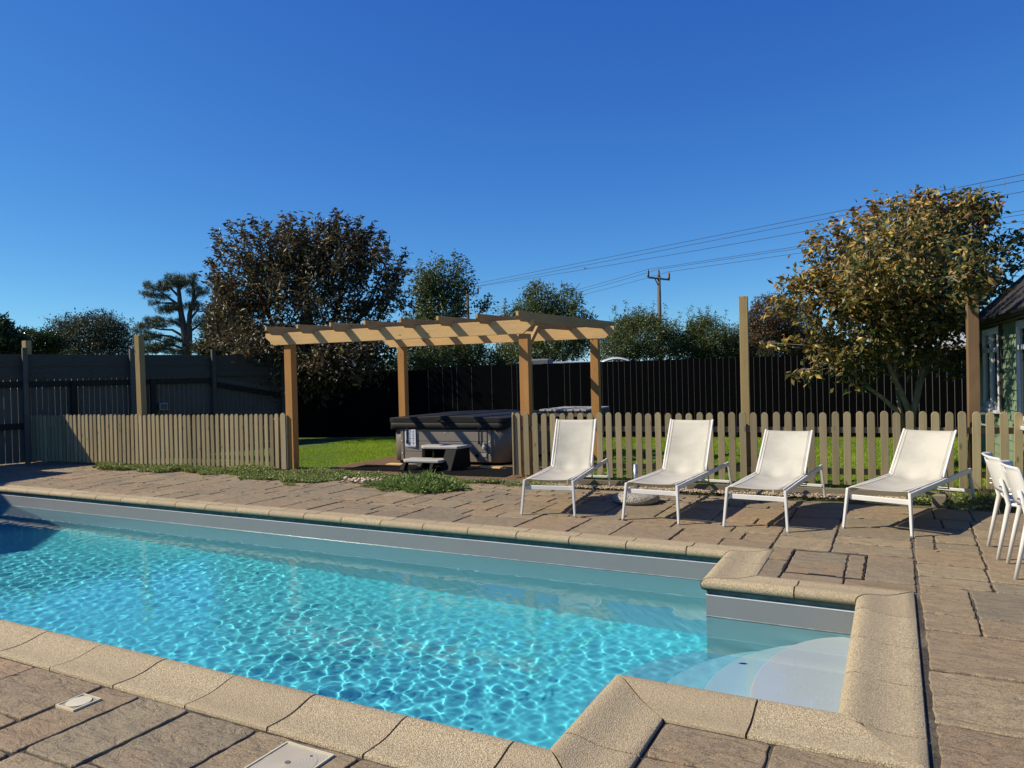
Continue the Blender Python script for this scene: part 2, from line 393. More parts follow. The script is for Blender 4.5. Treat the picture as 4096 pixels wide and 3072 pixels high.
for (a, b, c0, d, cu) in [(-0.955, -0.49, -0.4, 3.26, [0.2, 0.8, 1.4, 2.0, 2.6, 2.93]), (-0.49, 0.12, -0.4, 3.26, [0.1, 0.6, 1.2, 1.8, 2.4, 3.02])]:
    band(a, b, c0, d, cu)
NX = [-14.2, -13.5, -12.9, -12.3, -11.7, -11.0, -10.4, -9.8, -9.1, -8.5, -7.9, -7.3, -6.7, -6.1, -5.5, -4.95, -4.38, -3.75, -3.45, -3.08, -2.62, -2.02, -1.55, -0.96]
for i, (a, b) in enumerate(zip(NX[:-1], NX[1:])):
    cu = {16: [0.2, 0.75, 1.2, 1.6, 1.98], 17: [0.3, 0.9, 1.5, 1.78], 18: [0.2, 0.8, 1.4, 1.82], 19: [0.4, 1.0, 1.6, 1.88], 20: [0.5, 1.1, 1.7], 15: [0.3, 0.9, 1.5, 1.9, 2.2]}.get(i)
    band(a, b, -0.4, 2.41, cu)
for x in (-17.6, -16.9, -16.2, -15.5, -14.8): band(x, x + 0.65, -0.4, 6.79)
pav = mesh_obj('paving', slab_v, slab_f, M_pave, tint=slab_t); tag(pav, kind='structure')

# ---- the pool
WZ = -0.25
POOL = thing('swimming_pool', 'long outdoor pool with buff rounded coping, grey liner and stepped alcove at its end', 'pool', (-7, 4.6, 0))
n = NT('coping_stone'); v = n.coord()
g = n.noise(v, 280, 2, 0.7); g1 = n.noise(v, 4, 4, 0.6); oi = n.n('ShaderNodeObjectInfo')
gg = n.math('ADD', n.math('MULTIPLY', g, 0.6), n.math('MULTIPLY', n.noise(v, 140, 2, 0.5), 0.4))
c = n.ramp(gg, [(0.40, (0.17, 0.125, 0.07)), (0.50, (0.50, 0.395, 0.235)), (0.60, (0.84, 0.70, 0.46))])
c = n.mix(n.math('MULTIPLY', g1, 0.3), c, (0.50, 0.42, 0.27))
st = n.ramp(n.noise(v, 3.1, 6, 0.7), [(0.62, (0, 0, 0)), (0.75, (0.6, 0.6, 0.6))])
c = n.mix(st, c, (0.16, 0.13, 0.09))
c = n.mix(n.math('MULTIPLY', oi.outputs['Random'], 0.55), c, (0.38, 0.30, 0.19))
n.col(c); n.set(Roughness=0.9); n.p.inputs['Specular IOR Level'].default_value = 0.2
n.bump(n.noise(v, 170, 2, 0.6), 1.0, 0.008); M_cop = n.m
M_grout = plain('coping_grout', (0.12, 0.09, 0.05), 0.95, var=0.4, vs=40, bump=0.5)
PROF = [(0.0, -0.06), (0.0, 0.001), (0.006, 0.006), (0.06, 0.003), (0.11, 0.002), (0.15, 0.004), (0.19, 0.010), (0.235, 0.021), (0.27, 0.030), (0.30, 0.0335), (0.324, 0.031), (0.343, 0.022), (0.355, 0.006), (0.358, -0.010), (0.352, -0.030), (0.335, -0.045), (0.31, -0.052), (0.20, -0.06)]
def coping_side(A, t, nrm, L, m0, m1, first=None, step=0.565):
    A = np.array(A, float); t = np.array(t, float); nrm = np.array(nrm, float)
    cuts = [0.0]; s = first if first else step
    while s < L - 0.25: cuts.append(s); s += step * rnd.uniform(0.985, 1.015)
    cuts.append(L)
    def ring(s, u, z): p = A + t * s + nrm * u; return (p[0], p[1], z)
    for i in range(len(cuts) - 1):
        a0, a1 = cuts[i], cuts[i + 1]; k = len(PROF); vs = []; gp = 0.0055; dz = rnd.uniform(-0.0015, 0.0015)
        for (e, mm, s0) in ((0, m0 if i == 0 else 0, a0), (1, m1 if i == len(cuts) - 2 else 0, a1)):
            for (u, z) in PROF:
                g_ = gp * (1.5 if mm else 1.0); s_ = s0 + (u * mm if e == 0 else -u * mm) + (g_ if e == 0 else -g_)
                vs.append(ring(s_, u, z + dz))
        vs += vs[:]
        fs = [(j, (j + 1) % k, k + (j + 1) % k, k + j) for j in range(k)] + [tuple(range(2 * k, 3 * k))[::-1], tuple(range(3 * k, 4 * k))]
        o = mesh_obj('coping_stone', vs, fs, M_cop, POOL, smooth=False)
        o.data.polygons.foreach_set('use_smooth', [True] * k + [False, False])
        o.data.update()
    # mortar under the joints
    vs = []
    for (e, mm, s0) in ((0, m0, 0.0), (1, m1, L)):
        for (u, z) in PROF:
            uu = min(u, 0.352); s_ = s0 + (uu * mm if e == 0 else -uu * mm)
            vs.append(ring(s_, max(0.006, uu - 0.007), z - 0.008))
    k = len(PROF); return vs, [(j, (j + 1) % k, k + (j + 1) % k, k + j) for j in range(k)]
XL, XR, XA = -13.95, -0.97, 0.10          # outer lines of the coping
YN, YF, YAN, YAF = 2.42, 6.79, 3.27, 5.86
gm = MB()
for a in [((XL, YF), (1, 0), (0, -1), XR - XL, 1, 1, 0.42), ((XR, YF), (0, -1), (-1, 0), YF - YAF, 1, -1, None), ((XR, YAF), (1, 0), (0, -1), XA - XR, -1, 1, 0.31),
          ((XA, YAF), (0, -1), (-1, 0), YAF - YAN, 1, 1, 0.62), ((XA, YAN), (-1, 0), (0, 1), XA - XR, 1, -1, 0.7), ((XR, YAN), (0, -1), (-1, 0), YAN - YN, -1, 1, 0.36),
          ((XR, YN), (-1, 0), (0, 1), XR - XL, 1, 1, 0.50), ((XL, YN), (0, 1), (1, 0), YF - YN, 1, 1, None)]:
    gm.add(*coping_side(*a))
gm.build('coping_mortar', M_grout, POOL, smooth=True)

# liner
def liner_mat(name, base):
    n = NT(name); v = n.coord(); f = n.noise(v, 1.6, 3)
    n.col(n.ramp(f, [(0.3, tuple(x * 0.93 for x in base)), (0.7, base)])); n.set(Roughness=0.45)
    n.p.inputs['Specular IOR Level'].default_value = 0.35
    n.bump(n.noise(v, 5, 2), 0.12, 0.01); return n.m
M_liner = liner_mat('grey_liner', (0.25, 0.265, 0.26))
M_floor = liner_mat('water_tint_floor', (0.15, 0.72, 0.82))  # blue of light absorbed by the water, put into the floor colour
M_steps = [liner_mat('water_tint_step_a', (0.22, 0.60, 0.70)), liner_mat('water_tint_step_b', (0.38, 0.72, 0.80)), liner_mat('water_tint_step_c', (0.62, 0.78, 0.82)), liner_mat('water_tint_step_d', (0.92, 0.84, 0.84))]  # bluer with depth: the water's absorption is put into the step colours
M_recess = plain('recess_wall', (0.10, 0.19, 0.165), 0.8, var=0.4, vs=12)  # mottled grey-green strip below the coping nose
M_bead = plain('liner_bead', (0.75, 0.74, 0.72), 0.5, var=0.1)
WX0, WX1, WXA = -13.6, -1.29, -0.22
WY0, WY1, WYA0, WYA1 = 2.74, 6.47, 3.59, 5.54
FZ = -1.65
ring = [(WX0, WY1), (WX1, WY1), (WX1, WYA1), (WXA, WYA1), (WXA, WYA0), (WX1, WYA0), (WX1, WY0), (WX0, WY0)]
lm = MB()
for i in range(len(ring)):
    (ax, ay), (bx, by) = ring[i], ring[(i + 1) % len(ring)]
    lm.add([(ax, ay, WZ - 0.03), (bx, by, WZ - 0.03), (bx, by, -0.09), (ax, ay, -0.09)], [(0, 1, 2, 3)])
lin = lm.build('liner_band', M_liner, POOL); lin.cycles.is_caustics_receiver = True
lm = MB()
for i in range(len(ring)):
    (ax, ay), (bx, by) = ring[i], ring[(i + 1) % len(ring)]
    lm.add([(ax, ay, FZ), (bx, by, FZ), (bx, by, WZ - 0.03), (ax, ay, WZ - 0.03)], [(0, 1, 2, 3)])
lin = lm.build('liner_wall', liner_mat('water_tint_wall', (0.46, 0.76, 0.80)), POOL); lin.cycles.is_caustics_receiver = True  # wall colour carries the water's absorption tint as well
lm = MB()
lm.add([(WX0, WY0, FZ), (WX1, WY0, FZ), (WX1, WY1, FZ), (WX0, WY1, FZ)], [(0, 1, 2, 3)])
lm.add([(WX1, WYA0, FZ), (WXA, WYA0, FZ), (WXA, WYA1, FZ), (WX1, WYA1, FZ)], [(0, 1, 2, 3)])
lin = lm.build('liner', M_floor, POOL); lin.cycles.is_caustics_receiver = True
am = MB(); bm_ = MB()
cxm, cym = -4, 4.6
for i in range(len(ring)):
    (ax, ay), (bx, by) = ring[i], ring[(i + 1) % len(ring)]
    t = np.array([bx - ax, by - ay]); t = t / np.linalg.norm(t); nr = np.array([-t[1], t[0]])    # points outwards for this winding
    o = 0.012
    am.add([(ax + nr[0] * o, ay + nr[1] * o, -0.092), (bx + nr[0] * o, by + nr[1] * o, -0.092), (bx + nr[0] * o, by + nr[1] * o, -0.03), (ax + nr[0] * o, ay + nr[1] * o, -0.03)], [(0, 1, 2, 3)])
    bm_.add([(ax - nr[0] * .002, ay - nr[1] * .002, -0.096), (bx - nr[0] * .002, by - nr[1] * .002, -0.096), (bx - nr[0] * .002, by - nr[1] * .002, -0.089), (ax - nr[0] * .002, ay - nr[1] * .002, -0.089),
             (ax + nr[0] * .012, ay + nr[1] * .012, -0.088), (bx + nr[0] * .012, by + nr[1] * .012, -0.088)], [(0, 1, 2, 3), (3, 2, 5, 4)])
wl_ = MB()
for i in range(len(ring)):
    (ax, ay), (bx, by) = ring[i], ring[(i + 1) % len(ring)]
    t = np.array([bx - ax, by - ay]); t = t / np.linalg.norm(t); nr = np.array([-t[1], t[0]]) * -0.003
    wl_.add([(ax + nr[0], ay + nr[1], WZ - .001), (bx + nr[0], by + nr[1], WZ - .001), (bx + nr[0] * .4, by + nr[1] * .4, WZ + .0035), (ax + nr[0] * .4, ay + nr[1] * .4, WZ + .0035)], [(0, 1, 2, 3)])
wl_.build('waterline', plain('waterline_strip', (0.38, 0.43, 0.45), 0.3, var=0.5, vs=9), POOL)  # thin pale strip marking the water's edge on the liner
am.build('recess', M_recess, POOL); bm_.build('liner_bead', M_bead, POOL)
# curved alcove steps
def step_poly(a, b, cx=WXA, cy=4.565, n=40, x1=WXA):
    pts = []
    for i in range(n + 1):
        th = math.pi / 2 + math.pi * i / n
        pts.append((cx + a * math.cos(th), cy + b * math.sin(th)))
    return pts
def clip(pts):
    out = []
    for x, y in pts:
        if x > WX1 - 0.0005: y = min(max(y, WYA0 + 0.0012), WYA1 - 0.0012)
        out.append((min(x, WXA - 0.0012), y))
    return out
z_prev = FZ + 0.0005
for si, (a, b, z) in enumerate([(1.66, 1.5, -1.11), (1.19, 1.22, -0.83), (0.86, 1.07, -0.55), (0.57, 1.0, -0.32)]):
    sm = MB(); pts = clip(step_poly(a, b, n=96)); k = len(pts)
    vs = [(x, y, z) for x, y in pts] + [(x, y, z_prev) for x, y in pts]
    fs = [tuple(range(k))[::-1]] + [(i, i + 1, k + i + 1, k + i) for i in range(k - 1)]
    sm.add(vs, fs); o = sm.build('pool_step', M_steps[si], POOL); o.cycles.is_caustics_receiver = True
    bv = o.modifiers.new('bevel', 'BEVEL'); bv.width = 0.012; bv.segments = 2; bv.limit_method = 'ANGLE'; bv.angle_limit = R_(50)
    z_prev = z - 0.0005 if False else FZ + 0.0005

# water surface with real ripples
wr = np.random.RandomState(11)
NW = 90
lam = np.exp(wr.uniform(math.log(0.05), math.log(0.21), NW)); ang = wr.normal(0.35, 1.15, NW) ; ph = wr.uniform(0, 2 * math.pi, NW)
amp = 0.128 * (lam / 6.283) ** 2
def wave(x, y):
    z = np.zeros_like(x)
    for l_, a_, p_, m_ in zip(lam, ang, ph, amp):
        k = 2 * math.pi / l_; z += m_ * np.sin(k * (x * math.cos(a_) + y * math.sin(a_)) + p_ + 0.7 * np.sin(0.9 * x + 1.3 * y + p_))
    env = 0.28 + 0.72 / (1 + np.exp((x + 2.1) / 0.45))
    env = env * (0.75 + 0.35 * np.sin(1.1 * x + 0.5) * np.sin(1.7 * y + 1.0))
    env = env * (0.15 + 0.85 / (1 + np.exp((x + 1.2) / 0.3)))
    env = env * (0.35 + 0.65 / (1 + np.exp((y - 5.6) / 0.25)))
    return z * env
def grid(x0, x1, y0, y1, d):
    nx = int(round((x1 - x0) / d)) + 1; ny = int(round((y1 - y0) / d)) + 1
    X, Y = np.meshgrid(np.linspace(x0, x1, nx), np.linspace(y0, y1, ny))
    V = np.stack([X.ravel(), Y.ravel(), WZ + wave(X, Y).ravel()], 1)
    i, j = np.meshgrid(np.arange(nx - 1), np.arange(ny - 1)); b = (j * nx + i).ravel()
    F = np.stack([b, b + 1, b + nx + 1, b + nx], 1); return V, F
V1, F1 = grid(WX0 + .001, WX1, WY0 + .001, WY1 - .001, 0.0090)
V2, F2 = grid(WX1, WXA - .001, WYA0 + .001, WYA1 - .001, 0.0090)
n = NT('pool_water'); t = n.t; t.nodes.remove(n.p)
gl = n.n('ShaderNodeBsdfGlass'); gl.inputs['IOR'].default_value = 1.333; gl.inputs['Roughness'].default_value = 0.0
gl.inputs['Color'].default_value = (0.86, 0.98, 1.0, 1)
out = t.nodes['Material Output']; n.l(gl.outputs[0], out.inputs['Surface'])
wat = mesh_obj('water', np.vstack([V1, V2]), np.vstack([F1, F2 + len(V1)]), n.m, smooth=True)
wat.cycles.is_caustics_caster = True
tag(wat, kind='structure')
'''
n = NT('water_depth'); n.t.nodes.remove(n.p)
ab = n.n('ShaderNodeVolumeAbsorption'); ab.inputs['Color'].default_value = (0.30, 0.80, 0.90, 1); ab.inputs['Density'].default_value = 0.42
n.l(ab.outputs[0], n.t.nodes['Material Output'].inputs['Volume'])
wb = MB(); e = 0.0006
wb.box(WX0 + e, WX1, WY0 + e, WY1 - e, FZ + e, WZ - 0.012); wb.box(WX1, WXA - e, WYA0 + e, WYA1 - e, FZ + e, WZ - 0.012)
wbo = wb.build('water_depth', n.m); tag(wbo, kind='structure')
'''

# ================================================================== PICKET FENCES AND POSTS
def fl(X): return 10.6 + 0.0975 * (X - 1.0)           # line of the picket fence
FD = Vector((1, 0.0975, 0)).normalized(); FN = Vector((-FD.y, FD.x, 0)); FRZ = math.atan2(FD.y, FD.x)
def picket_shape(w_, h):
    pts = [(-w_ / 2, 0), (w_ / 2, 0), (w_ / 2, h - w_ * 0.5)]
    for i in range(1, 8):
        a = math.pi * i / 8; pts.append((w_ / 2 * math.cos(a), h - w_ * 0.5 + w_ / 2 * math.sin(a)))
    pts.append((-w_ / 2, h - w_ * 0.5)); return pts
def picket_fence(name, label, x0, x1, pitch, pw, bottom, top, posts, slope=0.0):
    loc = (x0, fl(x0), 0)
    t = thing(name, label, 'picket fence', loc, FRZ)
    L = math.hypot(x1 - x0, fl(x1) - fl(x0)); k = int(L / pitch)
    for i in range(k + 1):
        mb = MB(); h = top - bottom + rnd.uniform(-0.011, 0.009); sh = picket_shape(pw * rnd.uniform(0.97, 1.03), h)
        mb.prism(sh, 'y', -0.011, 0.011)
        o = mb.build('picket', M_picket, t, world=False, bevel=0.003)
        o.location = (i * pitch + rnd.uniform(-0.003, 0.003), 0, bottom + rnd.uniform(-0.004, 0.004)); o.rotation_euler = (rnd.uniform(-.006, .006), rnd.uniform(-0.008, 0.008), 0)
    for z in (bottom + 0.17, top - 0.24):
        MB().box(-0.03, L + 0.03, 0.0125, 0.052, z - 0.038, z + 0.038).build('rail', M_rail, t, world=False, bevel=0.003)
    for xx in posts:
        MB().box(xx - 0.045, xx + 0.045, 0.054, 0.144, -0.04, top - 0.08).build('fence_post', M_rail, t, world=False, bevel=0.004)
    return t
picket_fence('picket_fence', 'sunlit picket fence with narrow gaps left of the pergola, its far end in shade', -16.2, -9.68, 0.1135, 0.077, 0.05, 1.02, [0.3, 6.4])
picket_fence('picket_fence', 'picket fence with wide gaps running behind the four loungers to the green cabin', -5.16, 1.32, 0.1445, 0.088, 0.07, 1.025, [0.08])
# end boards of both fences
e1 = thing('gate_post', 'short squared board post closing the left picket fence beside the pergola', 'post', (-9.6, fl(-9.6), 0), FRZ)
MB().prism(picket_shape(0.11, 1.0), 'y', -0.03, -0.008).add([], []).build('face_board', M_picket, e1, world=False, bevel=0.003).location = (0.0, 0, 0.04)
MB().box(0.058, 0.08, -0.02, 0.09, 0.05, 1.0).build('side_board', M_picket, e1, world=False, bevel=0.003)
e2 = thing('gate_board', 'upright board on the pergola side of the right picket fence', 'board', (-5.23, fl(-5.23), 0), FRZ)
MB().prism(picket_shape(0.085, 0.97), 'x', -0.011, 0.011).build('end_board', M_picket, e2, world=False, bevel=0.003).location = (0, 0.0, 0.06)

def timber_post(label, x, off, wd, h, mat, lean=0.0):
    y = fl(x) + off
    t = thing('timber_post', label, 'post', (x, y, 0), FRZ, 'tall timber posts standing along the picket fence')
    mb = MB(); nz = 14; vs = []; fs = []
    for i in range(nz + 1):
        z = h * i / nz - 0.02
        j = lambda: rnd.uniform(-0.0015, 0.0015)
        for (a, b) in ((-1, -1), (1, -1), (1, 1), (-1, 1)): vs.append((a * wd / 2 + j() + lean * z, b * wd / 2 + j(), z))
    for i in range(nz):
        for k in range(4): fs.append((i * 4 + k, i * 4 + (k + 1) % 4, (i + 1) * 4 + (k + 1) % 4, (i + 1) * 4 + k))
    fs += [(3, 2, 1, 0), tuple(nz * 4 + k for k in range(4))]
    mb.add(vs, fs).build('shaft', mat, t, world=False, bevel=0.006)
    return t
timber_post('tall timber post at the shaded left end of the left picket fence', -16.45, 0.16, 0.125, 2.62, M_post, -0.012)
timber_post('tall orange brown timber post rising from the middle of the left picket fence', -13.15, 0.14, 0.125, 2.59, M_post, -0.014)
timber_post('tall pale timber post behind the second lounger from the right', -1.835, 0.14, 0.115, 2.64, M_post)
timber_post('brown timber post beside the green cabin with tree leaves over its top', 0.87, 0.13, 0.125, 2.58, M_postbrown)

# ================================================================== PERGOLA
P = thing('pergola', 'new orange timber pergola with slanted rafters over the hot tub', 'pergola', (-7.2, 10.9, 0))
def post(name, cx, cy, wd, z1, rz=FRZ, z0=-0.03):
    mb = MB(); c, s = math.cos(rz), math.sin(rz); nz = 10; vs = []; fs = []
    for i in range(nz + 1):
        z = z0 + (z1 - z0) * i / nz
        for (a, b) in ((-1, -1), (1, -1), (1, 1), (-1, 1)):
            x_, y_ = a * wd / 2, b * wd / 2; vs.append((cx + x_ * c - y_ * s, cy + x_ * s + y_ * c, z))
    for i in range(nz):
        for k in range(4): fs.append((i * 4 + k, i * 4 + (k + 1) % 4, (i + 1) * 4 + (k + 1) % 4, (i + 1) * 4 + k))
    fs += [(3, 2, 1, 0), tuple(nz * 4 + k for k in range(4))]
    mb.add(vs, fs); return mb.build(name, M_pergpost, P, bevel=0.005)
PF = [(-9.50, fl(-9.5) + 0.09), (-5.05, fl(-5.05) + 0.09)]; PB = [(-8.90, 12.19), (-4.86, 12.59)]
for (x, y) in PF + PB: post('pergola_post', x, y, 0.15, 2.24)
def header(x0, y0, x1, y1, z0, z1, th):
    """beam along the fence line; ends cut back underneath"""
    a = Vector((x0, y0, 0)); b = Vector((x1, y1, 0)); d = (b - a); L = d.length; d.normalize(); nn = Vector((-d.y, d.x, 0)); h = z1 - z0
    prof = [(0, z1), (0, z1 - h * 0.35), (0.17, z0), (L - 0.17, z0), (L, z1 - h * 0.35), (L, z1)]
    vs = []
    for off in (-th / 2, th / 2):
        for (s_, z) in prof: p = a + d * s_ + nn * off; vs.append((p.x, p.y, z))
    k = len(prof)
    fs = [tuple(range(k)), tuple(range(k, 2 * k))[::-1]] + [(i, k + i, k + (i + 1) % k, (i + 1) % k) for i in range(k)]
    return MB().add(vs, fs).build('header_beam', M_beam, P, bevel=0.003)
header(-9.93, fl(-9.93) - 0.0, -4.86, fl(-4.86) - 0.0, 2.242, 2.455, 0.05)
header(-9.30, 12.10, -4.47, 12.57, 2.242, 2.455, 0.05)
for i in range(8):
    fx = -9.62 + i * (4.66 / 7); bx = -8.95 + i * (4.33 / 7)
    a = Vector((fx, fl(fx) - 0.34, 0)); b = Vector((bx, 12.12 + (bx + 8.9) * 0.0975 + 0.42, 0)); d = b - a; L = d.length; d.normalize(); nn = Vector((d.y, -d.x, 0))
    z0, z1 = 2.41, 2.555
    hh = z1 - z0
    prof = [(0, z1), (0, z1 - hh * 0.45), (0.13, z0), (L - 0.13, z0), (L, z1 - hh * 0.45), (L, z1)]
    vs = []
    for off in (-0.024, 0.024):
        for (s_, z) in prof: p = a + d * s_ + nn * off; vs.append((p.x, p.y, z + 0.004 * i / 7))
    k = len(prof)
    fs = [tuple(range(k)), tuple(range(k, 2 * k))[::-1]] + [(j, k + j, k + (j + 1) % k, (j + 1) % k) for j in range(k)]
    MB().add(vs, fs).build('rafter', M_rafter, P, bevel=0.003)
# small braces at the front right post
MB().beam((-5.05, PF[1][1] + 0.08, 2.02), (-5.02, PF[1][1] + 0.40, 2.36), 0.045, 0.07).build('brace', M_rafter, P)

# ================================================================== TALL SIDE FENCE (left)
S0 = Vector((-18.2, 2.5, 0)); SA = Vector((-16.42, 8.45, 0)); SB = Vector((-14.72, 14.1, 0)); SD = (SB - SA).normalized(); SN = Vector((SD.y, -SD.x, 0))
SF = thing('board_fence', 'tall weathered grey board fence in shade along the left side with horizontal boards on top', 'fence', (SA.x, SA.y, 0))
def sp(s, o, z): p = SA + SD * s + SN * o; return (p.x, p.y, z)
def sbox(mb, s0, s1, o0, o1, z0, z1, t=0.5, dz=0.0):
    return mb.hexa([sp(s0, o0, z0), sp(s1, o0, z0 + dz), sp(s1, o1, z0 + dz), sp(s0, o1, z0), sp(s0, o0, z1), sp(s1, o0, z1 + dz), sp(s1, o1, z1 + dz), sp(s0, o1, z1)], t)
vb = MB(); s = -6.4
while s < 6.6:
    h = 1.78 if s < 4.4 else 1.78 - (s - 4.4) * 0.2
    wd = rnd.uniform(0.105, 0.125); o = rnd.uniform(0, 0.006); sbox(vb, s, s + wd - 0.006, -0.03 + o, -0.012 + o, 0.02, h + rnd.uniform(-.01, .01)); s += wd
vb.build('upright_boards', M_grey, SF)
seg = [-6.4, -4.2, -1.9, 0.45, 2.55, 4.45, 6.6]
hb = MB()
for a, b in zip(seg[:-1], seg[1:]):
    for z0, z1, o in ((2.128, 2.302, 0.0), (2.048, 2.1285, 0.022), (1.897, 2.0485, 0.004), (1.77, 1.8975, 0.024)):
        sbox(hb, a + 0.005, b - 0.005, -0.011 + o, 0.011 + o, z0, z1, rnd.random())
sbox(hb, 4.45, 6.6, -0.05, -0.035, 0.9, 1.9)
hb.build('top_boards', M_greyy, SF)
for z in (0.72, 1.60):
    r = MB(); sbox(r, -6.4, 4.4, 0.0, 0.045, z, z + 0.13); r.build('cross_rail', M_greydark, SF)
r = MB(); sbox(r, 4.4, 6.6, 0.0, 0.045, 1.52, 1.65, 0.5, -0.42); r.build('cross_rail', M_greydark, SF)
for s in (-1.9, 0.45, 2.55, 4.45, 6.3):
    r = MB(); sbox(r, s - 0.045, s + 0.045, 0.05, 0.14, -0.04, 2.42 + rnd.uniform(0, 0.05)); r.build('thin_post', M_grey, SF, bevel=0.004)
for s in (-0.55, 1.35, 3.0, -3.0):
    r = MB(); sbox(r, s - 0.06, s + 0.06, 0.02, 0.13, -0.04, 1.72 + rnd.uniform(-0.05, 0.05)); r.build('old_post', M_greydark, SF, bevel=0.008)
# outdoor socket box on the fence
sk_ = thing('socket_box', 'small grey weatherproof socket box on the shaded fence', 'socket', sp(3.25, 0.05, 1.08))
b = MB(); sbox(b, 3.13, 3.33, 0.046, 0.10, 0.98, 1.16); b.build('box', plain('socket_grey', (0.25, 0.26, 0.27), 0.4), sk_, bevel=0.008)
b = MB(); sbox(b, 3.16, 3.30, 0.10, 0.112, 1.01, 1.13); b.build('lid', plain('socket_lid', (0.06, 0.065, 0.07), 0.25), sk_, bevel=0.004)

# ================================================================== BLACK FENCE (back)
def bfence(name, label, x0, y0, x1, y1, h0, h1, pitch, loc_mat=M_black, edge=True):
    a = Vector((x0, y0, 0)); b = Vector((x1, y1, 0)); L = (b - a).length; d = (b - a).normalized(); nn = Vector((d.y, -d.x, 0))
    t = thing(name, label, 'fence', (x0, y0, 0)); mb = MB(); eb = MB(); s = 0.0
    while s < L:
        wd = pitch * rnd.uniform(0.92, 1.08); h = h0 + (h1 - h0) * s / L + rnd.uniform(-0.008, 0.008)
        o0, o1 = 0.026, 0.006
        P_ = lambda s_, o, z: tuple(a + d * s_ + nn * o + Vector((0, 0, z)))
        e = s + wd * 1.1
        mb.hexa([P_(s, o0 - 0.014, 0.0), P_(e, o1 - 0.006, 0.0), P_(e, o1, 0.0), P_(s, o0, 0.0), P_(s, o0 - 0.014, h), P_(e, o1 - 0.006, h), P_(e, o1, h), P_(s, o0, h)])
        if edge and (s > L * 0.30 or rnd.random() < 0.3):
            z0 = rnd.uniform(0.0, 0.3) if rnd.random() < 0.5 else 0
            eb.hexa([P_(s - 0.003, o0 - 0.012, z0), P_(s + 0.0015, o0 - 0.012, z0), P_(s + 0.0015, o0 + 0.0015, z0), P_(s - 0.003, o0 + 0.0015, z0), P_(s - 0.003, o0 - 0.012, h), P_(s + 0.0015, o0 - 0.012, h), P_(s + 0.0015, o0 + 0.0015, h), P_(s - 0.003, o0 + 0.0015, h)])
        s += wd
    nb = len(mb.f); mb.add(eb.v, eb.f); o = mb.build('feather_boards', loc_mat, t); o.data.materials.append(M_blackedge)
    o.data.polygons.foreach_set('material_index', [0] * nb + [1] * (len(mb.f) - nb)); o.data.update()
    r = MB(); r.hexa([tuple(a + nn * -0.06 + Vector((0, 0, .4))), tuple(b + nn * -0.06 + Vector((0, 0, .4))), tuple(b + nn * -0.01 + Vector((0, 0, .4))), tuple(a + nn * -0.01 + Vector((0, 0, .4))),
                      tuple(a + nn * -0.06 + Vector((0, 0, .5))), tuple(b + nn * -0.06 + Vector((0, 0, .5))), tuple(b + nn * -0.01 + Vector((0, 0, .5))), tuple(a + nn * -0.01 + Vector((0, 0, .5)))])
    r.build('arris_rail', M_black, t)
    return t
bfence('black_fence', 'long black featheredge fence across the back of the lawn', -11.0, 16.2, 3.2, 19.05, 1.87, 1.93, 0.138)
bfence('black_fence', 'black fence panel in deep shade under the large tree behind the hot tub lawn', -14.9, 15.3, -11.05, 16.9, 1.78, 1.82, 0.138, edge=False)

# ================================================================== LAWN, DECK, EDGING, GRAVEL
def poly_sheet(name, pts, z, mat):
    return MB().add([(x, y, z) for x, y in pts], [tuple(range(len(pts)))]).build(name, mat)
n = NT('lawn_soil'); v = n.coord(); f = n.noise(v, 3, 6, 0.6)
n.col(n.ramp(f, [(0.3, (0.055, 0.10, 0.014)), (0.7, (0.095, 0.16, 0.022))])); n.set(Roughness=0.95); n.bump(n.noise(v, 60, 4), 0.8, 0.03)
tag(poly_sheet('lawn', [(-16.8, 9.2), (-9.8, 9.75), (-9.0, 9.78), (-9.0, 12.9), (-4.9, 13.2), (-4.9, 9.6), (1.4, 10.05), (1.4, 14.4), (3.2, 19.0), (-11.0, 16.2), (-15.0, 15.2)], 0.012, n.m), kind='structure')
# deck boards with grooves running away from the pool
DK = MB(); x = -9.05
dy0 = lambda x: 9.72 + 0.05 * (x + 5)
while x < -4.95:
    DK.box(x + 0.003, x + 0.137, dy0(x) + 0.05, 13.1, -0.02, 0.022)
    for gq in range(5): DK.box(x + 0.016 + gq * 0.024, x + 0.030 + gq * 0.024, dy0(x) + 0.052, 13.09, 0.0, 0.0265)
    x += 0.14
tag(DK.build('decking', M_deck), kind='structure')
DKx = MB()
DKx.hexa([(-9.1, dy0(-9.1), -0.03), (-4.9, dy0(-4.9), -0.03), (-4.9, dy0(-4.9) + 0.045, -0.03), (-9.1, dy0(-9.1) + 0.045, -0.03), (-9.1, dy0(-9.1), 0.024), (-4.9, dy0(-4.9), 0.024), (-4.9, dy0(-4.9) + 0.045, 0.024), (-9.1, dy0(-9.1) + 0.045, 0.024)])
tag(DKx.build('deck_edging', M_railx), 'grey timber board edging the deck in front of the hot tub', 'edging board')
ey = lambda x: 9.46 + 0.073 * (x + 5)
for (a, b, lab) in [(-4.9, -1.7, 'timber edging board of the lawn behind the two left loungers'), (-1.69, 0.62, 'timber edging board of the lawn behind the two right loungers')]:
    e = MB().hexa([(a, ey(a) + 0.17, -0.03), (b, ey(b) + 0.17, -0.03), (b, ey(b) + 0.215, -0.03), (a, ey(a) + 0.215, -0.03), (a, ey(a) + 0.17, 0.088), (b, ey(b) + 0.17, 0.088), (b, ey(b) + 0.215, 0.088), (a, ey(a) + 0.215, 0.088)]).build('edging_board', M_railx, bevel=0.003)
    tag(e, lab, 'edging board')
tag(MB().box(0.36, 0.50, 9.62, 9.78, -0.03, 0.11).build('timber_stub', M_railx, bevel=0.004), 'short square timber stub under the rear of the rightmost lounger', 'timber stub')
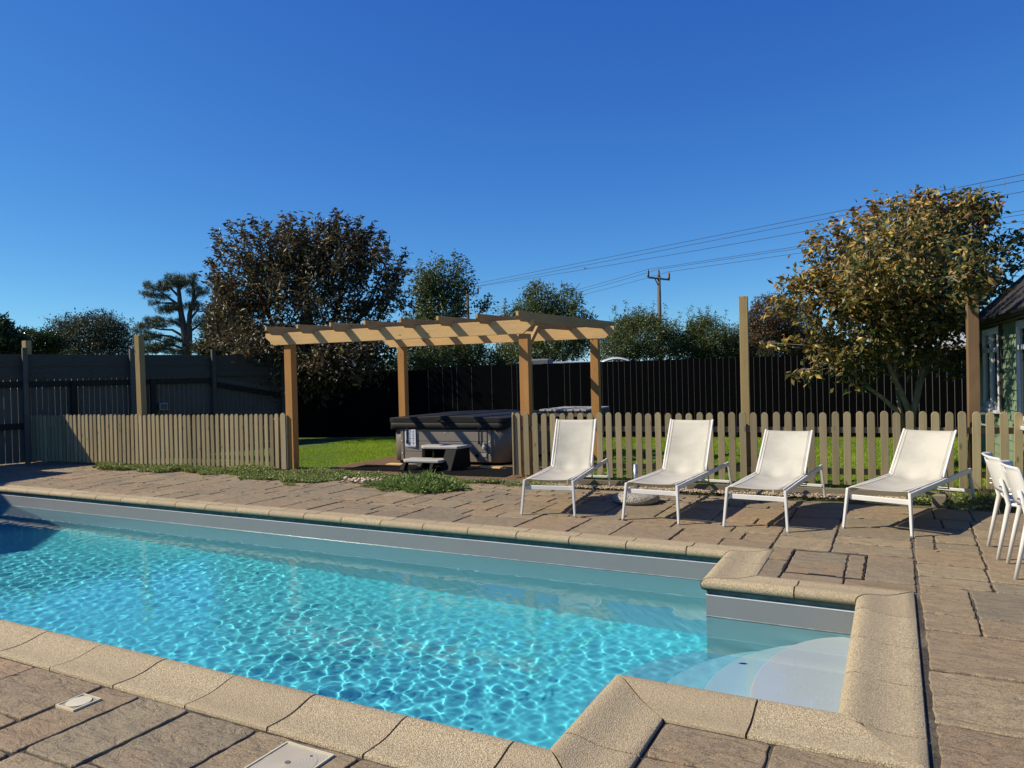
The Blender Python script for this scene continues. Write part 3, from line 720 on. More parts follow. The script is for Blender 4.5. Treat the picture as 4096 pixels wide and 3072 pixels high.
# gravel: real stones
def stones(name, spots, mat, smin, smax):
    """little pebbles: squashed, randomly turned octahedra"""
    k = len(spots); S = np.array(spots); base = np.array([(1, 0, 0), (-1, 0, 0), (0, 1, 0), (0, -1, 0), (0, 0, 1), (0, 0, -1), (.6, .6, .6), (-.6, .6, .6), (.6, -.6, .6), (-.6, -.6, .6), (.6, .6, -.6), (-.6, .6, -.6), (.6, -.6, -.6), (-.6, -.6, -.6)], float)
    tri = [(4, 6, 7), (4, 7, 9), (4, 9, 8), (4, 8, 6), (0, 6, 8), (0, 8, 12), (0, 12, 10), (0, 10, 6), (1, 7, 11), (1, 11, 13), (1, 13, 9), (1, 9, 7), (2, 6, 10), (2, 10, 11), (2, 11, 7), (3, 8, 9), (3, 9, 13), (3, 13, 12), (2, 7, 6), (3, 12, 8), (5, 10, 12), (5, 12, 13), (5, 13, 11), (5, 11, 10)]
    rs = np.random.RandomState(len(name) + k)
    size = rs.uniform(smin, smax, k); an = rs.uniform(0, 6.28, k); ax = rs.uniform(0.7, 1.3, (k, 3)) * [1, 0.8, 0.55]
    V = base[None] * ax[:, None, :] * size[:, None, None] * rs.uniform(0.88, 1.1, (k, 14, 1))
    c, s_ = np.cos(an)[:, None], np.sin(an)[:, None]
    X = V[..., 0] * c - V[..., 1] * s_; Y = V[..., 0] * s_ + V[..., 1] * c
    V = np.stack([X, Y, V[..., 2]], 2) + S[:, None, :]
    F = (np.array(tri)[None] + (np.arange(k) * 14)[:, None, None]).reshape(-1, 3)
    return mesh_obj(name, V.reshape(-1, 3), F, mat, smooth=True, tint=np.repeat(rs.rand(k), 14))
n = NT('gravel'); a = n.n('ShaderNodeAttribute', _attribute_name='tint')
n.col(n.ramp(a.outputs['Fac'], [(0, (0.30, 0.21, 0.12)), (0.5, (0.50, 0.38, 0.24)), (0.8, (0.62, 0.52, 0.38)), (1, (0.25, 0.22, 0.19))])); n.set(Roughness=0.85); M_gravel = n.m
gs = []
for i in range(5200):
    x = rnd.uniform(-4.9, 0.7); y = ey(x) + rnd.uniform(-0.06, 0.165); gs.append((x, y, rnd.uniform(0.0, 0.022)))
tag(stones('gravel', gs, M_gravel, 0.007, 0.016), kind='stuff', label='pale gravel strip between the paving and the timber edging', cat='gravel')
st_t = thing('pebble_heap', 'loose pebbles where a slab is missing left of the weed clump', 'pebbles', (-7.35, 9.0, 0))
gs = [(-7.35 + rnd.gauss(0, 0.16), 8.95 + rnd.gauss(0, 0.12), 0.02 + rnd.uniform(0, 0.02)) for i in range(46)]
o = stones('pebbles', gs, M_gravel, 0.022, 0.05); o.parent = st_t; o.matrix_parent_inverse = Matrix.Translation((-7.35, 9.0, 0)).inverted()

# ================================================================== HOT TUB
M_tub = plain('tub_cabinet', (0.235, 0.205, 0.165), 0.55, var=0.05)
M_tubdark = plain('tub_corner', (0.19, 0.165, 0.135), 0.5, var=0.05)
M_vinyl = plain('cover_vinyl', (0.017, 0.017, 0.016), 0.65, spec=0.2, var=0.25, vs=3, bump=0.15, bs=25)
M_blackpl = plain('black_plastic', (0.008, 0.008, 0.008), 0.7, var=0.2, spec=0.15)
T = thing('hot_tub', 'square grey hot tub with a black vinyl cover standing on the deck under the pergola', 'hot tub', (-7.2, 12.1, 0.03))
TX0, TX1, TY0, TY1 = -8.38, -6.03, 11.0, 13.2; TZ0, TZ1 = 0.075, 0.78
TA = 0.0975
def tw(x, y): return (x + 0.0 * (y - TY0) , y + TA * (x - TX0))
def rrect(x0, x1, y0, y1, r, n=6):
    pts = []
    for (cx, cy, a0) in ((x1 - r, y0 + r, -90), (x1 - r, y1 - r, 0), (x0 + r, y1 - r, 90), (x0 + r, y0 + r, 180)):
        for i in range(n + 1):
            a = R_(a0 + 90 * i / n); pts.append((cx + r * math.cos(a), cy + r * math.sin(a)))
    return pts
def loft(name, rings, mat, parent, smooth=True, bevel=0.0):
    k = len(rings[0][0]); vs = []
    for pts, z in rings: vs += [(*tw(x, y), z) for x, y in pts]
    fs = [tuple(range(k))[::-1], tuple((len(rings) - 1) * k + i for i in range(k))]
    for r in range(len(rings) - 1):
        for i in range(k): fs.append((r * k + i, r * k + (i + 1) % k, (r + 1) * k + (i + 1) % k, (r + 1) * k + i))
    o = MB().add(vs, fs).build(name, mat, parent, smooth=False)
    if smooth:
        o.data.polygons.foreach_set('use_smooth', [False, False] + [True] * (len(fs) - 2)); o.data.update()
    return o
loft('base_tray', [(rrect(TX0 + .05, TX1 - .05, TY0 + .05, TY1 - .05, .28), 0.028), (rrect(TX0 + .05, TX1 - .05, TY0 + .05, TY1 - .05, .28), TZ0 + 0.01)], M_blackpl, T)
loft('corner_shell', [(rrect(TX0, TX1, TY0, TY1, .30), TZ0), (rrect(TX0, TX1, TY0, TY1, .30), TZ1)], M_tubdark, T)
# side panels with horizontal grooves
for side in ('front', 'right', 'left'):
    mb = MB()
    for z0, z1 in ((0.085, 0.245), (0.253, 0.435), (0.445, 0.615), (0.622, 0.77)):
        if side == 'front':
            a, b = tw(TX0 + 0.33, TY0 - 0.012), tw(TX1 - 0.36, TY0 - 0.012); c, d = tw(TX1 - 0.36, TY0 + 0.02), tw(TX0 + 0.33, TY0 + 0.02)
        elif side == 'right':
            a, b = tw(TX1 + 0.012, TY0 + 0.33), tw(TX1 + 0.012, TY1 - 0.33); c, d = tw(TX1 - 0.02, TY1 - 0.33), tw(TX1 - 0.02, TY0 + 0.33)
        else:
            a, b = tw(TX0 - 0.012, TY1 - 0.33), tw(TX0 - 0.012, TY0 + 0.33); c, d = tw(TX0 + 0.02, TY0 + 0.33), tw(TX0 + 0.02, TY1 - 0.33)
        mb.hexa([(*a, z0), (*b, z0), (*c, z0), (*d, z0), (*a, z1), (*b, z1), (*c, z1), (*d, z1)])
    mb.build('side_panel', M_tub, T, bevel=0.004)
for xx in (TX0 + 0.255, TX1 - 0.335):
    a, b = tw(xx, TY0 - 0.016), tw(xx + 0.055, TY0 - 0.016)
    tr_ = MB().hexa([(*a, .09), (*b, .09), (b[0], b[1] + .03, .09), (a[0], a[1] + .03, .09), (*a, .775), (*b, .775), (b[0], b[1] + .03, .775), (a[0], a[1] + .03, .775)]).build('corner_trim', M_tub, T, bevel=0.005)
    for z in (0.22, 0.45): MB().tube([(a[0] + .027, a[1] - .004, z), (a[0] + .027, a[1] + .003, z)], 0.012, 10).build('screw', M_white, tr_)
# the folding cover: two foam halves and a hanging skirt
xm = (TX0 + TX1) / 2; cz0, cz1 = 0.795, 0.905
for (a, b, tag_) in ((TX0 - .035, xm - .004, 0), (xm + .004, TX1 + .035, 1)):
    pts = rrect(TX0 - .035, TX1 + .035, TY0 - .035, TY1 + .035, .16)
    pts = [(min(max(x, a), b), y) for x, y in pts]
    q = []
    for p in pts:
        if not q or math.dist(p, q[-1]) > 1e-4: q.append(p)
    if math.dist(q[0], q[-1]) < 1e-4: q.pop()
    def zt(x): return cz1 - 0.035 * abs(x - xm) / (TX1 - xm)
    k = len(q); vs = [(*tw(x, y), cz0) for x, y in q] + [(*tw(x, y), zt(x) - 0.012) for x, y in q]
    ins = [(x + (0.012 if x < (a + b) / 2 else -0.012), y + (0.012 if y < 12 else -0.012)) for x, y in q]
    vs += [(*tw(x, y), zt(x)) for x, y in ins]
    fs = [tuple(range(k))[::-1], tuple(2 * k + i for i in range(k))] + [(r * k + i, r * k + (i + 1) % k, (r + 1) * k + (i + 1) % k, (r + 1) * k + i) for r in range(2) for i in range(k)]
    MB().add(vs, fs).build('cover_half', M_vinyl, T)
def skirt(pts_lo_z, seed):
    q = rrect(TX0 - .028, TX1 + .028, TY0 - .028, TY1 + .028, .17, 8); k = len(q); vs = []
    r2 = random.Random(3)
    for i, (x, y) in enumerate(q):
        z = 0.655 + r2.uniform(-0.004, 0.004)
        if x > TX1 - 0.2 and y < TY0 + 0.6: z += 0.13 * min(1, max(0, (y - TY0) / 0.25))
        o = 0.006 * math.sin(i * 2.1)
        vs.append((*tw(x + o, y - abs(o)), z))
    vs = [(*tw(x, y), cz0 + 0.002) for x, y in q] + [(*tw(x, y), (cz0 + v[2]) / 2) for (x, y), v in zip(q, vs)] + vs
    fs = [(r * k + i, (r + 1) * k + i, (r + 1) * k + (i + 1) % k, r * k + (i + 1) % k) for r in range(2) for i in range(k)]
    o = MB().add(vs, fs).build('cover_skirt', M_vinyl, T, smooth=True); sd = o.modifiers.new('solid', 'SOLIDIFY'); sd.thickness = 0.006
skirt(0, 0)
a = tw(xm - 0.13, TY0 - .045)
MB().tube([(a[0], a[1] + .015, .835), (a[0], a[1] - .03, .845), (a[0] + .2, a[1] - .01, .845), (a[0] + .2, a[1] + .035, .835)], 0.014, 8).build('cover_handle', M_blackpl, T, smooth=True)
a = tw(xm - 0.001, TY0 - .036)
MB().box(a[0] - .005, a[0] + .005, a[1] - .004, a[1], .66, .79).build('skirt_seam', M_blackpl, T)
for xx in (TX0 + 0.40, TX1 - 0.50):
    a = tw(xx, TY0 - .040); st = MB().box(a[0] - .014, a[0] + .014, a[1] + .004, a[1] + .008, .45, .70).build('cover_strap', M_blackpl, T)
    MB().box(a[0] - .02, a[0] + .02, a[1] - .006, a[1] + .012, .40, .46).build('buckle', M_blackpl, st, bevel=0.004)
# instruction sheet: rows of small pictograms and lines of text
a = tw(TX0 + 0.345, TY0 - .0135)
M_sheet = plain('sheet_white', (0.72, 0.74, 0.80), 0.4, var=0.02); M_ink = plain('sheet_ink', (0.05, 0.06, 0.10), 0.5)
sh = MB().box(a[0], a[0] + 0.235, a[1] - .002, a[1], 0.335, 0.655).build('instruction_sheet', M_sheet, T)
ink = MB(); ik = random.Random(5)
def inkbox(x, z, w_, h_): ink.box(a[0] + x, a[0] + x + w_, a[1] - .0034, a[1] - .0021, z, z + h_)
for r in range(4):
    for c in range(3):
        x = 0.018 + c * 0.073; z = 0.60 - r * 0.068
        for (dx, dz, w_, h_) in ((0, 0, .05, .002), (0, .038, .05, .002), (0, 0, .002, .04), (.048, 0, .002, .04)): inkbox(x + dx, z + dz, w_, h_)
        for k in range(4): inkbox(x + .008 + ik.random() * .022, z + .006 + ik.random() * .02, .006 + ik.random() * .010, .006 + ik.random() * .010)
        for k in range(3): inkbox(x, z - .006 - k * .006, .03 + ik.random() * .018, .0018)
inkbox(0.0, 0.345, 0.235, 0.010)
ink.build('pictograms', M_ink, sh)
a = tw(TX1 - 0.47, TY0 - .0135)
MB().box(a[0], a[0] + .10, a[1] - .002, a[1], .175, .245).build('data_plate', plain('plate_grey', (0.38, 0.37, 0.34), 0.4), T)
a = tw(TX1 - 0.55, TY0 - .02)
MB().tube([(a[0], a[1] + .02, .20), (a[0], a[1] - .012, .20)], 0.03, 12).tube([(a[0], a[1] - .01, .19), (a[0] + .03, a[1] - .04, .12), (a[0] + .07, a[1] - .05, .04)], 0.008, 6).build('drain_valve', M_blackpl, T, smooth=True)
a = tw(xm - 0.02, TY0 - .014); MB().box(a[0], a[0] + .022, a[1] - .002, a[1], .588, .598).build('badge', M_white, T)
a = tw(TX1 - 0.40, TY0 - .014)
bagm = MB(); bagm.lathe([(0.0, 0), (0.03, 0.02), (0.036, 0.06), (0.02, 0.10), (0.028, 0.125), (0.0, 0.13)], (a[0], a[1] - 0.03, 0.30), 9)
tag(bagm.build('plastic_bag', plain('clear_bag', (0.5, 0.5, 0.48), 0.2, var=0.3, vs=40), smooth=False), 'crumpled clear plastic bag hanging on the right of the hot tub front', 'bag')

# two-tread spa steps
M_tread = plain('tread_grey', (0.42, 0.40, 0.36), 0.55, var=0.06)
S = thing('spa_steps', 'two tread plastic steps with pale treads in front of the hot tub', 'steps', (-7.05, 10.5, 0.03))
def tread(x0, x1, y0, y1, z, nm):
    q = [(x0 + .10, y0), (x1 - .03, y0), (x1, y0 + .05), (x1, y1), (x0, y1), (x0, y0 + .10)]; k = len(q)
    return MB().add([(x, y + TA * (x - x0), zz) for zz in (z - .05, z) for x, y in q], [tuple(range(k))[::-1], tuple(range(k, 2 * k))] + [(i, (i + 1) % k, k + (i + 1) % k, k + i) for i in range(k)]).build(nm, M_tread, S, bevel=0.012)
tread(-7.46, -6.70, 10.06, 10.42, 0.225, 'lower_tread'); tread(-7.28, -6.50, 10.34, 10.78, 0.435, 'upper_tread')
for (x, sgn) in ((-7.42, -1), (-6.86, 1)):
    MB().hexa([(x - .05 * (sgn < 0), 10.04, .045), (x + .05, 10.04, .045), (x + .05, 10.14, .045), (x - .05, 10.14, .045), (x - .01, 10.10, .175), (x + .06, 10.10, .175), (x + .06, 10.2, .175), (x - .01, 10.2, .175)]).build('front_foot', M_blackpl, S, bevel=0.008)
MB().hexa([(-7.27, 10.42, .045), (-7.20, 10.42, .045), (-7.20, 10.8, .045), (-7.27, 10.8, .045), (-7.25, 10.42, .385), (-7.19, 10.42, .385), (-7.19, 10.78, .385), (-7.25, 10.78, .385)]).build('side_frame', M_blackpl, S, bevel=0.008)
MB().hexa([(-6.75, 10.2, .045), (-6.53, 10.2, .045), (-6.53, 10.85, .045), (-6.75, 10.85, .045), (-6.75, 10.40, .385), (-6.53, 10.40, .385), (-6.53, 10.82, .385), (-6.75, 10.82, .385)]).build('side_frame', M_blackpl, S, bevel=0.008)
MB().box(-7.22, -6.75, 10.76, 10.79, .045, .385).build('rear_panel', M_blackpl, S)
MB().box(-7.02, -6.99, 10.40, 10.44, .225, .385).build('centre_strut', M_blackpl, S)
# rubber mats
def mat_(lab, x0, x1, y0, y1, rz):
    cx, cy = (x0 + x1) / 2, (y0 + y1) / 2; t = thing('rubber_mat', lab, 'mat', (cx, cy, 0.028), rz, 'black rubber mats on the deck')
    mb = MB(); L, W = x1 - x0, y1 - y0
    mb.box(-L / 2, L / 2, -W / 2, W / 2, 0, 0.007)
    k = 0; x = -L / 2
    while x < L / 2 - .02: mb.box(x, x + .012, -W / 2, W / 2, .007, .016); x += .04
    y = -W / 2
    while y < W / 2 - .02: mb.box(-L / 2, L / 2, y, y + .012, .007, .0145); y += .05
    mb.build('mesh_mat', M_rubber, t, world=False)
mat_('black rubber mesh mat left of the spa steps', -8.55, -7.35, 9.93, 10.62, TA)
mat_('black rubber mesh mat under the spa steps', -7.30, -6.40, 9.86, 10.60, TA)
mat_('black rubber mesh mat right of the spa steps', -6.36, -5.42, 9.90, 10.75, TA)
for (x0, x1, y0, y1, lab) in [(-8.25, -7.5, 10.70, 10.86, 'new pale board on the deck left of the spa steps'), (-6.35, -5.95, 10.84, 10.97, 'new pale board on the deck at the right corner of the hot tub')]:
    b = MB().box(x0, x1, y0, y1, .029, .05).build('pale_board', M_beam, bevel=0.002); tag(b, lab, 'board')
# slatted table behind the tub
K = thing('slatted_table', 'weathered slatted timber table behind the hot tub', 'table', (-5.5, 13.2, 0))
tb = MB()
for i in range(7): tb.box(-6.1 + i * 0.145, -6.1 + i * 0.145 + 0.105, 12.75, 14.0, 0.905, 0.935)
tb.build('slat_top', wood('table_grey_wood', (0.42, 0.41, 0.38), (0.26, 0.25, 0.23), 'y', 24, rand=0.05), K)
MB().box(-6.08, -5.12, 12.78, 12.81, .80, .904).build('apron', M_grey, K); MB().box(-5.14, -5.11, 12.81, 13.98, .80, .904).build('apron', M_grey, K)
for (x, y) in ((-6.05, 12.84), (-5.18, 12.84), (-6.05, 13.92), (-5.18, 13.92)): MB().box(x, x + .06, y, y + .06, 0, .904).build('leg', M_grey, K)

# ================================================================== LOUNGERS
n = NT('sling_fabric'); v = n.coord(); f = n.noise(v, 3, 5, 0.6); ww = n.n('ShaderNodeTexWave'); ww.inputs['Scale'].default_value = 160; n.l(v, ww.inputs[0])
c = n.ramp(f, [(0.35, (0.45, 0.425, 0.345)), (0.6, (0.555, 0.525, 0.43))]); c = n.mix(n.ramp(n.noise(v, 11, 6, 0.75), [(0.60, (0, 0, 0)), (0.75, (0.35, 0.35, 0.35))]), c, (0.40, 0.36, 0.28))
n.col(c); n.set(Roughness=0.8); n.bump(ww.outputs['Fac'], 0.08, 0.002); M_sling = n.m
M_foot = plain('foot_cap', (0.35, 0.34, 0.32), 0.5)
def lounger(label, x, y, rz, ang, group='white sling loungers in a row facing the pool'):
    """origin: middle of the front feet; +y runs to the head end"""
    t = thing('sun_lounger', label, 'sun lounger', (x, y, 0), rz, group)
    for s in (-1, 1):
        X = s * 0.285
        rail = [(X, -0.0, 0.375), (X, 2.06, 0.395)]
        MB().beam(rail[0], rail[1], 0.026, 0.05).build('side_rail', M_white, t, world=False, bevel=0.006)
        lg = MB().hexa([(X + s * .028 - .011, -.065, 0), (X + s * .028 + .011, -.065, 0), (X + s * .028 + .011, -.035, 0), (X + s * .028 - .011, -.035, 0),
                   (X - .013, -.012, .40), (X + .013, -.012, .40), (X + .013, .038, .40), (X - .013, .038, .40)]).build('leg', M_white, t, world=False, bevel=0.004)
        MB().box(X + s * .028 - .0125, X + s * .028 + .0125, -.067, -.034, -.001, .014).build('foot', M_foot, lg, world=False)
        MB().hexa([(X + s * .02 - .011, 2.14, 0), (X + s * .02 + .011, 2.14, 0), (X + s * .02 + .011, 2.17, 0), (X + s * .02 - .011, 2.17, 0),
                   (X - .013, 2.03, .42), (X + .013, 2.03, .42), (X + .013, 2.075, .42), (X - .013, 2.075, .42)]).build('leg', M_white, t, world=False, bevel=0.004)
        c, sn = math.cos(ang), math.sin(ang); bx = s * 0.262
        MB().beam((bx, 1.13, .415), (bx, 1.13 + c * .68, .415 + sn * .68), 0.022, 0.026, (0, -sn, c)).build('back_tube', M_white, t, world=False, bevel=0.005)
        MB().beam((bx, 0.02, .408), (bx, 1.12, .412), 0.020, 0.012).build('sling_rail', M_white, t, world=False, bevel=0.003)
    MB().box(-.272, .272, .012, .036, .285, .335).build('front_crossbar', M_white, t, world=False, bevel=0.005)
    MB().beam((-.285, 2.105, .155), (.285, 2.105, .155), .02, .035).build('rear_crossbar', M_white, t, world=False, bevel=0.005)
    c, sn = math.cos(ang), math.sin(ang)
    MB().tube([(-.20, 1.13 + c * .42, .40 + sn * .42), (-.20, 1.13 + c * .42 + .12, .24), (.20, 1.13 + c * .42 + .12, .24), (.20, 1.13 + c * .42, .40 + sn * .42)], 0.010, 6).build('back_prop', M_white, t, world=False, smooth=True)
    # sling: sagging seat rolling up into the backrest
    nu, nv = 14, 44; vs = []; L = 1.12 + 0.67
    rs = random.Random(int(x * 1000) & 255)
    for j in range(nv + 1):
        s_ = L * j / nv
        if s_ <= 1.12: y_, z_, nx_, nz_ = s_ + 0.005, 0.413, 0, 1
        else: y_, z_, nx_, nz_ = 1.125 + (s_ - 1.12) * c, 0.418 + (s_ - 1.12) * sn, -sn, c
        bl = math.exp(-((s_ - 1.12) / 0.10) ** 2)
        sag = 0.040 * math.sin(math.pi * min(1, max(0, s_ / 1.12))) ** 0.7 if s_ < 1.12 else 0.020 * math.sin(math.pi * (s_ - 1.12) / 0.67)
        sag += 0.012 + 0.022 * bl
        if j == nv: sag *= 0.8
        for i in range(nu + 1):
            u = -1 + 2 * i / nu; d = sag * (1 - u * u) + (0.0025 * math.sin(7 * u + 9 * s_) * bl * 3)
            vs.append((u * 0.258, y_ - nx_ * d - (0.02 * bl * (1 - u * u)) * 0, z_ - nz_ * d + 0.012 * bl * (1 - u * u) * 0))
    fs = [(j * (nu + 1) + i, j * (nu + 1) + i + 1, (j + 1) * (nu + 1) + i + 1, (j + 1) * (nu + 1) + i) for j in range(nv) for i in range(nu)]
    o = MB().add(vs, fs).build('sling', M_sling, t, world=False, smooth=True)
    sd = o.modifiers.new('solid', 'SOLIDIFY'); sd.thickness = 0.004; sd.offset = 0
    # hems
    hm = MB()
    for u in (-0.225, 0.225):
        j0 = 0; vv = []
        for j in range(nv + 1):
            i = 1 if u < 0 else nu - 1; p = vs[j * (nu + 1) + i]; vv.append((u, p[1] - (0.003 * sn if j > nv * .63 else 0), p[2] + 0.004))
        hm.tube(vv, 0.0022, 4)
    hm.build('hem', M_sling, o, world=False)
    return t
lounger('upright white sun lounger beside the pergola post, leftmost of the four', -3.512, 7.53, R_(9.5), R_(60))
lounger('upright white sun lounger whose front leg hides the parasol base', -2.334, 7.61, R_(-3.5), R_(60))
lounger('white sun lounger with lower back, between the parasol base and the rightmost lounger', -1.258, 7.62, R_(-4.5), R_(42))
lounger('white sun lounger with lower back turned to the right, nearest the white chairs', -0.162, 7.90, R_(-18), R_(43))

# parasol base
U = thing('parasol_base', 'round exposed pebble parasol base with an empty steel tube', 'parasol base', (-2.86, 8.70, 0))
n = NT('exposed_pebble'); v = n.coord(); vo = n.n('ShaderNodeTexVoronoi'); vo.inputs['Scale'].default_value = 75; n.l(v, vo.inputs['Vector'])
n.col(n.mix(n.ramp(vo.outputs['Distance'], [(0.42, (0, 0, 0)), (0.62, (1, 1, 1))]), n.mix(0.35, (0.74, 0.68, 0.56), vo.outputs['Color'], 'MULTIPLY'), (0.16, 0.13, 0.10))); n.set(Roughness=0.7)
iv = n.math('SUBTRACT', 1.0, vo.outputs['Distance']); n.bump(iv, 1.0, 0.012)
MB().lathe([(0.05, 0.0), (0.255, 0.0), (0.285, 0.025), (0.287, 0.055), (0.262, 0.09), (0.20, 0.108), (0.09, 0.115), (0.04, 0.116)], (-2.86, 8.70, 0), 48).build('pebble_disc', n.m, U, smooth=True)
M_galv = plain('galvanised_tube', (0.45, 0.46, 0.47), 0.35, 0.8, var=0.2, vs=20)
MB().lathe([(0.028, 0.10), (0.028, 0.47), (0.024, 0.47), (0.024, 0.12)], (-2.86, 8.70, 0), 20).build('tube', M_galv, U, smooth=True)
MB().tube([(-2.90, 8.67, .43), (-2.87, 8.685, .43)], 0.008, 8).build('clamp_screw', M_galv, U)

# ================================================================== STACKING CHAIRS
def chair(label, x, y, rz):
    """origin midway between the rear feet; the seat looks along +x, the backrest leans to -x"""
    t = thing('garden_chair', label, 'chair', (x, y, 0), rz, 'white stacking chairs by the cabin')
    for s in (-1, 1):
        Y = s * 0.25
        MB().tube([(0.0, Y, 0), (0.055, Y * .97, .30), (0.085, Y * .93, .455), (0.06, Y * .92, .56), (0.03, Y * .92, .66)], [.014, .017, .020, .017, .013], 8).build('rear_leg', M_plastic, t, world=False, smooth=True)
        MB().tube([(0.58, Y, 0), (0.54, Y * .96, .30), (0.50, Y * .92, .44)], [.013, .016, .018], 8).build('front_leg', M_plastic, t, world=False, smooth=True)
        MB().tube([(0.075, Y * .93, .455), (0.30, Y * .93, .44), (0.52, Y * .93, .445)], .014, 8).build('seat_rail', M_plastic, t, world=False, smooth=True)
    vs = []; nu, nv = 12, 8
    for j in range(nv + 1):
        for i in range(nu + 1):
            u = -1 + 2 * i / nu; q = j / nv; vs.append((0.09 + q * 0.44, u * 0.215, 0.462 - 0.018 * (1 - u * u) * math.sin(math.pi * q) - (0.02 * q ** 6)))
    fs = [(j * (nu + 1) + i, j * (nu + 1) + i + 1, (j + 1) * (nu + 1) + i + 1, (j + 1) * (nu + 1) + i) for j in range(nv) for i in range(nu)]
    o = MB().add(vs, fs).build('seat', M_plastic, t, world=False, smooth=True); sd = o.modifiers.new('s', 'SOLIDIFY'); sd.thickness = 0.022
    # curved back shell with a hand slot
    vs = []; nu, nv = 16, 12; fs = []
    for j in range(nv + 1):
        q = j / nv; z = 0.545 + q * 0.30; lean = 0.075 - q * 0.085; w_ = 0.235 + 0.012 * math.sin(math.pi * q)
        for i in range(nu + 1):
            u = -1 + 2 * i / nu; curl = 0.05 * (u * u) ** 2.2
            top = -0.012 * (u * u) if j == nv else 0
            vs.append((lean - 0.035 * (1 - u * u) + curl * 0.9 - (0.012 if j == nv else 0), u * w_, z + top))
    for j in range(nv):
        for i in range(nu):
            if j == nv - 2 and 5 <= i <= 10: continue
            fs.append((j * (nu + 1) + i, j * (nu + 1) + i + 1, (j + 1) * (nu + 1) + i + 1, (j + 1) * (nu + 1) + i))
    o = MB().add(vs, fs).build('backrest', M_plastic, t, world=False, smooth=True); sd = o.modifiers.new('s', 'SOLIDIFY'); sd.thickness = 0.012
    for s in (-1, 1):
        for z in (0.60, 0.56): MB().tube([(0.035, s * .236, z), (0.02, s * .242, z)], .007, 8).build('rivet', M_galv, t, world=False)
    return t
chair('white stacking chair with hand slot, further from the camera', 0.715, 7.345, R_(2))
chair('white stacking chair nearer the camera, cut off by the picture edge', 0.775, 6.74, R_(-1))

# ================================================================== POOLSIDE COVERS
n = NT('spun_steel'); v = n.coord(); sx = n.n('ShaderNodeSeparateXYZ'); n.l(v, sx.inputs[0])
rr = n.math('SQRT', n.math('ADD', n.math('POWER', sx.outputs[0], 2.0), n.math('POWER', sx.outputs[1], 2.0)))
wv = n.math('SINE', n.math('MULTIPLY', rr, 1100.0))
n.col((0.66, 0.58, 0.42)); n.set(Metallic=0.3, Roughness=0.38); n.bump(wv, 0.5, 0.001); M_spun = n.m
M_brass = plain('cream_plastic', (0.66, 0.60, 0.42), 0.4, var=0.08)
def cover(name, label, cx, cy, hs, big):
    t = thing(name, label, 'pool cover plate', (cx, cy, 0.0), 0)
    fr = MB(); e = hs; q = hs - 0.008
    for (a, b, c_, d) in ((-e, e, -e, -q), (-e, e, q, e), (-e, -q, -q, q), (q, e, -q, q)): fr.box(a, b, c_, d, -0.02, 0.009)
    fr.build('frame', M_brass, t, world=False)
    MB().box(-q, q, -q, q, -0.02, 0.0045).build('corner_plate', M_spun if big else plain('tan_plate', (0.36, 0.28, 0.17), 0.6), t, world=False)
    r = q * (0.96 if big else 0.9)
    if big:
        d = MB().lathe([(0.0, .0045), (r, .0045), (r, .0065), (0.0, .0095)], (0, 0, 0), 64).build('lid', M_spun, t, world=False, smooth=False)
        MB().lathe([(0, .009), (.0125, .009), (.0125, .0112), (0, .0112)], (0, 0, 0), 20).build('centre_plug', plain('plug_grey', (0.16, 0.15, 0.13), 0.4), d, world=False)
        MB().lathe([(0, .007), (.006, .007), (.006, .0082), (0, .0082)], (0.052, 0.085, 0), 12).build('maker_mark', M_ink, d, world=False)
    else:
        MB().lathe([(r * .90, .004), (r, .004), (r, .010), (r * .90, .010)], (0, 0, 0), 48).build('rim_ring', M_brass, t, world=False)
        MB().lathe([(0, -.002), (r * .35, .004), (r * .88, .001), (r * .88, .0), (0, -.006)], (0, 0, 0), 48).build('dish', M_spun, t, world=False, smooth=True)
        MB().lathe([(0, .0035), (r * .30, .0035), (r * .30, .0085), (0, .0085)], (0, 0, 0), 32).build('centre_disc', M_brass, t, world=False)
cover('round_lid_cover', 'small square cream cover with a round dish set into the near paving', -3.675, 2.215, 0.073, False)
cover('skimmer_cover', 'larger square metal cover with fine concentric rings at the picture bottom', -2.27, 2.23, 0.135, True)
# metal lifting tray around the recessed slabs
tr = thing('access_cover', 'recessed paving access cover with thin metal edges behind the alcove', 'access cover', (-0.52, 6.46, 0))
M_trim = plain('dark_metal_edge', (0.06, 0.06, 0.055), 0.5, 0.6)
MB().box(-.815, -.806, 6.07, 6.865, -.03, .004).build('edge_strip', M_trim, tr); MB().box(-.239, -.230, 6.07, 6.865, -.03, .004).build('edge_strip', M_trim, tr)
MB().box(-.806, -.239, 6.064, 6.072, -.03, .003).build('edge_strip', M_trim, tr)
MB().box(-.62, -.42, 6.074, 6.082, -.01, .006).build('lifting_bar', M_trim, tr)
# floating petal and leaf on the water
def leaf_bit(name, label, cat, x, y, z, s, c, rz):
    t = MB(); t.add([(-s, 0, 0), (-s * .3, -s * .4, s * .12), (s * .5, -s * .3, s * .05), (s, 0, s * .2), (s * .4, s * .35, s * .12), (-s * .4, s * .38, s * .02), (0, 0, s * .16)], [(0, 1, 6), (1, 2, 6), (2, 3, 6), (3, 4, 6), (4, 5, 6), (5, 0, 6)])
    o = t.build(name, plain(name + '_col%d' % len(MATS), c, 0.6, var=0.2)); o.location = (x, y, z); o.rotation_euler = (0, 0, rz); tag(o, label, cat); return o
p = on_z(2980, 2470, -0.245); leaf_bit('white_petal', 'white petal floating on the alcove water by the far wall', 'petal', p[0], p[1], -0.238, 0.03, (0.8, 0.8, 0.78), 0.4)
leaf_bit('fallen_leaf', 'small brown leaf lying on the second pool step', 'leaf', -0.93, 5.0, -0.545, 0.03, (0.12, 0.07, 0.03), 0.2)
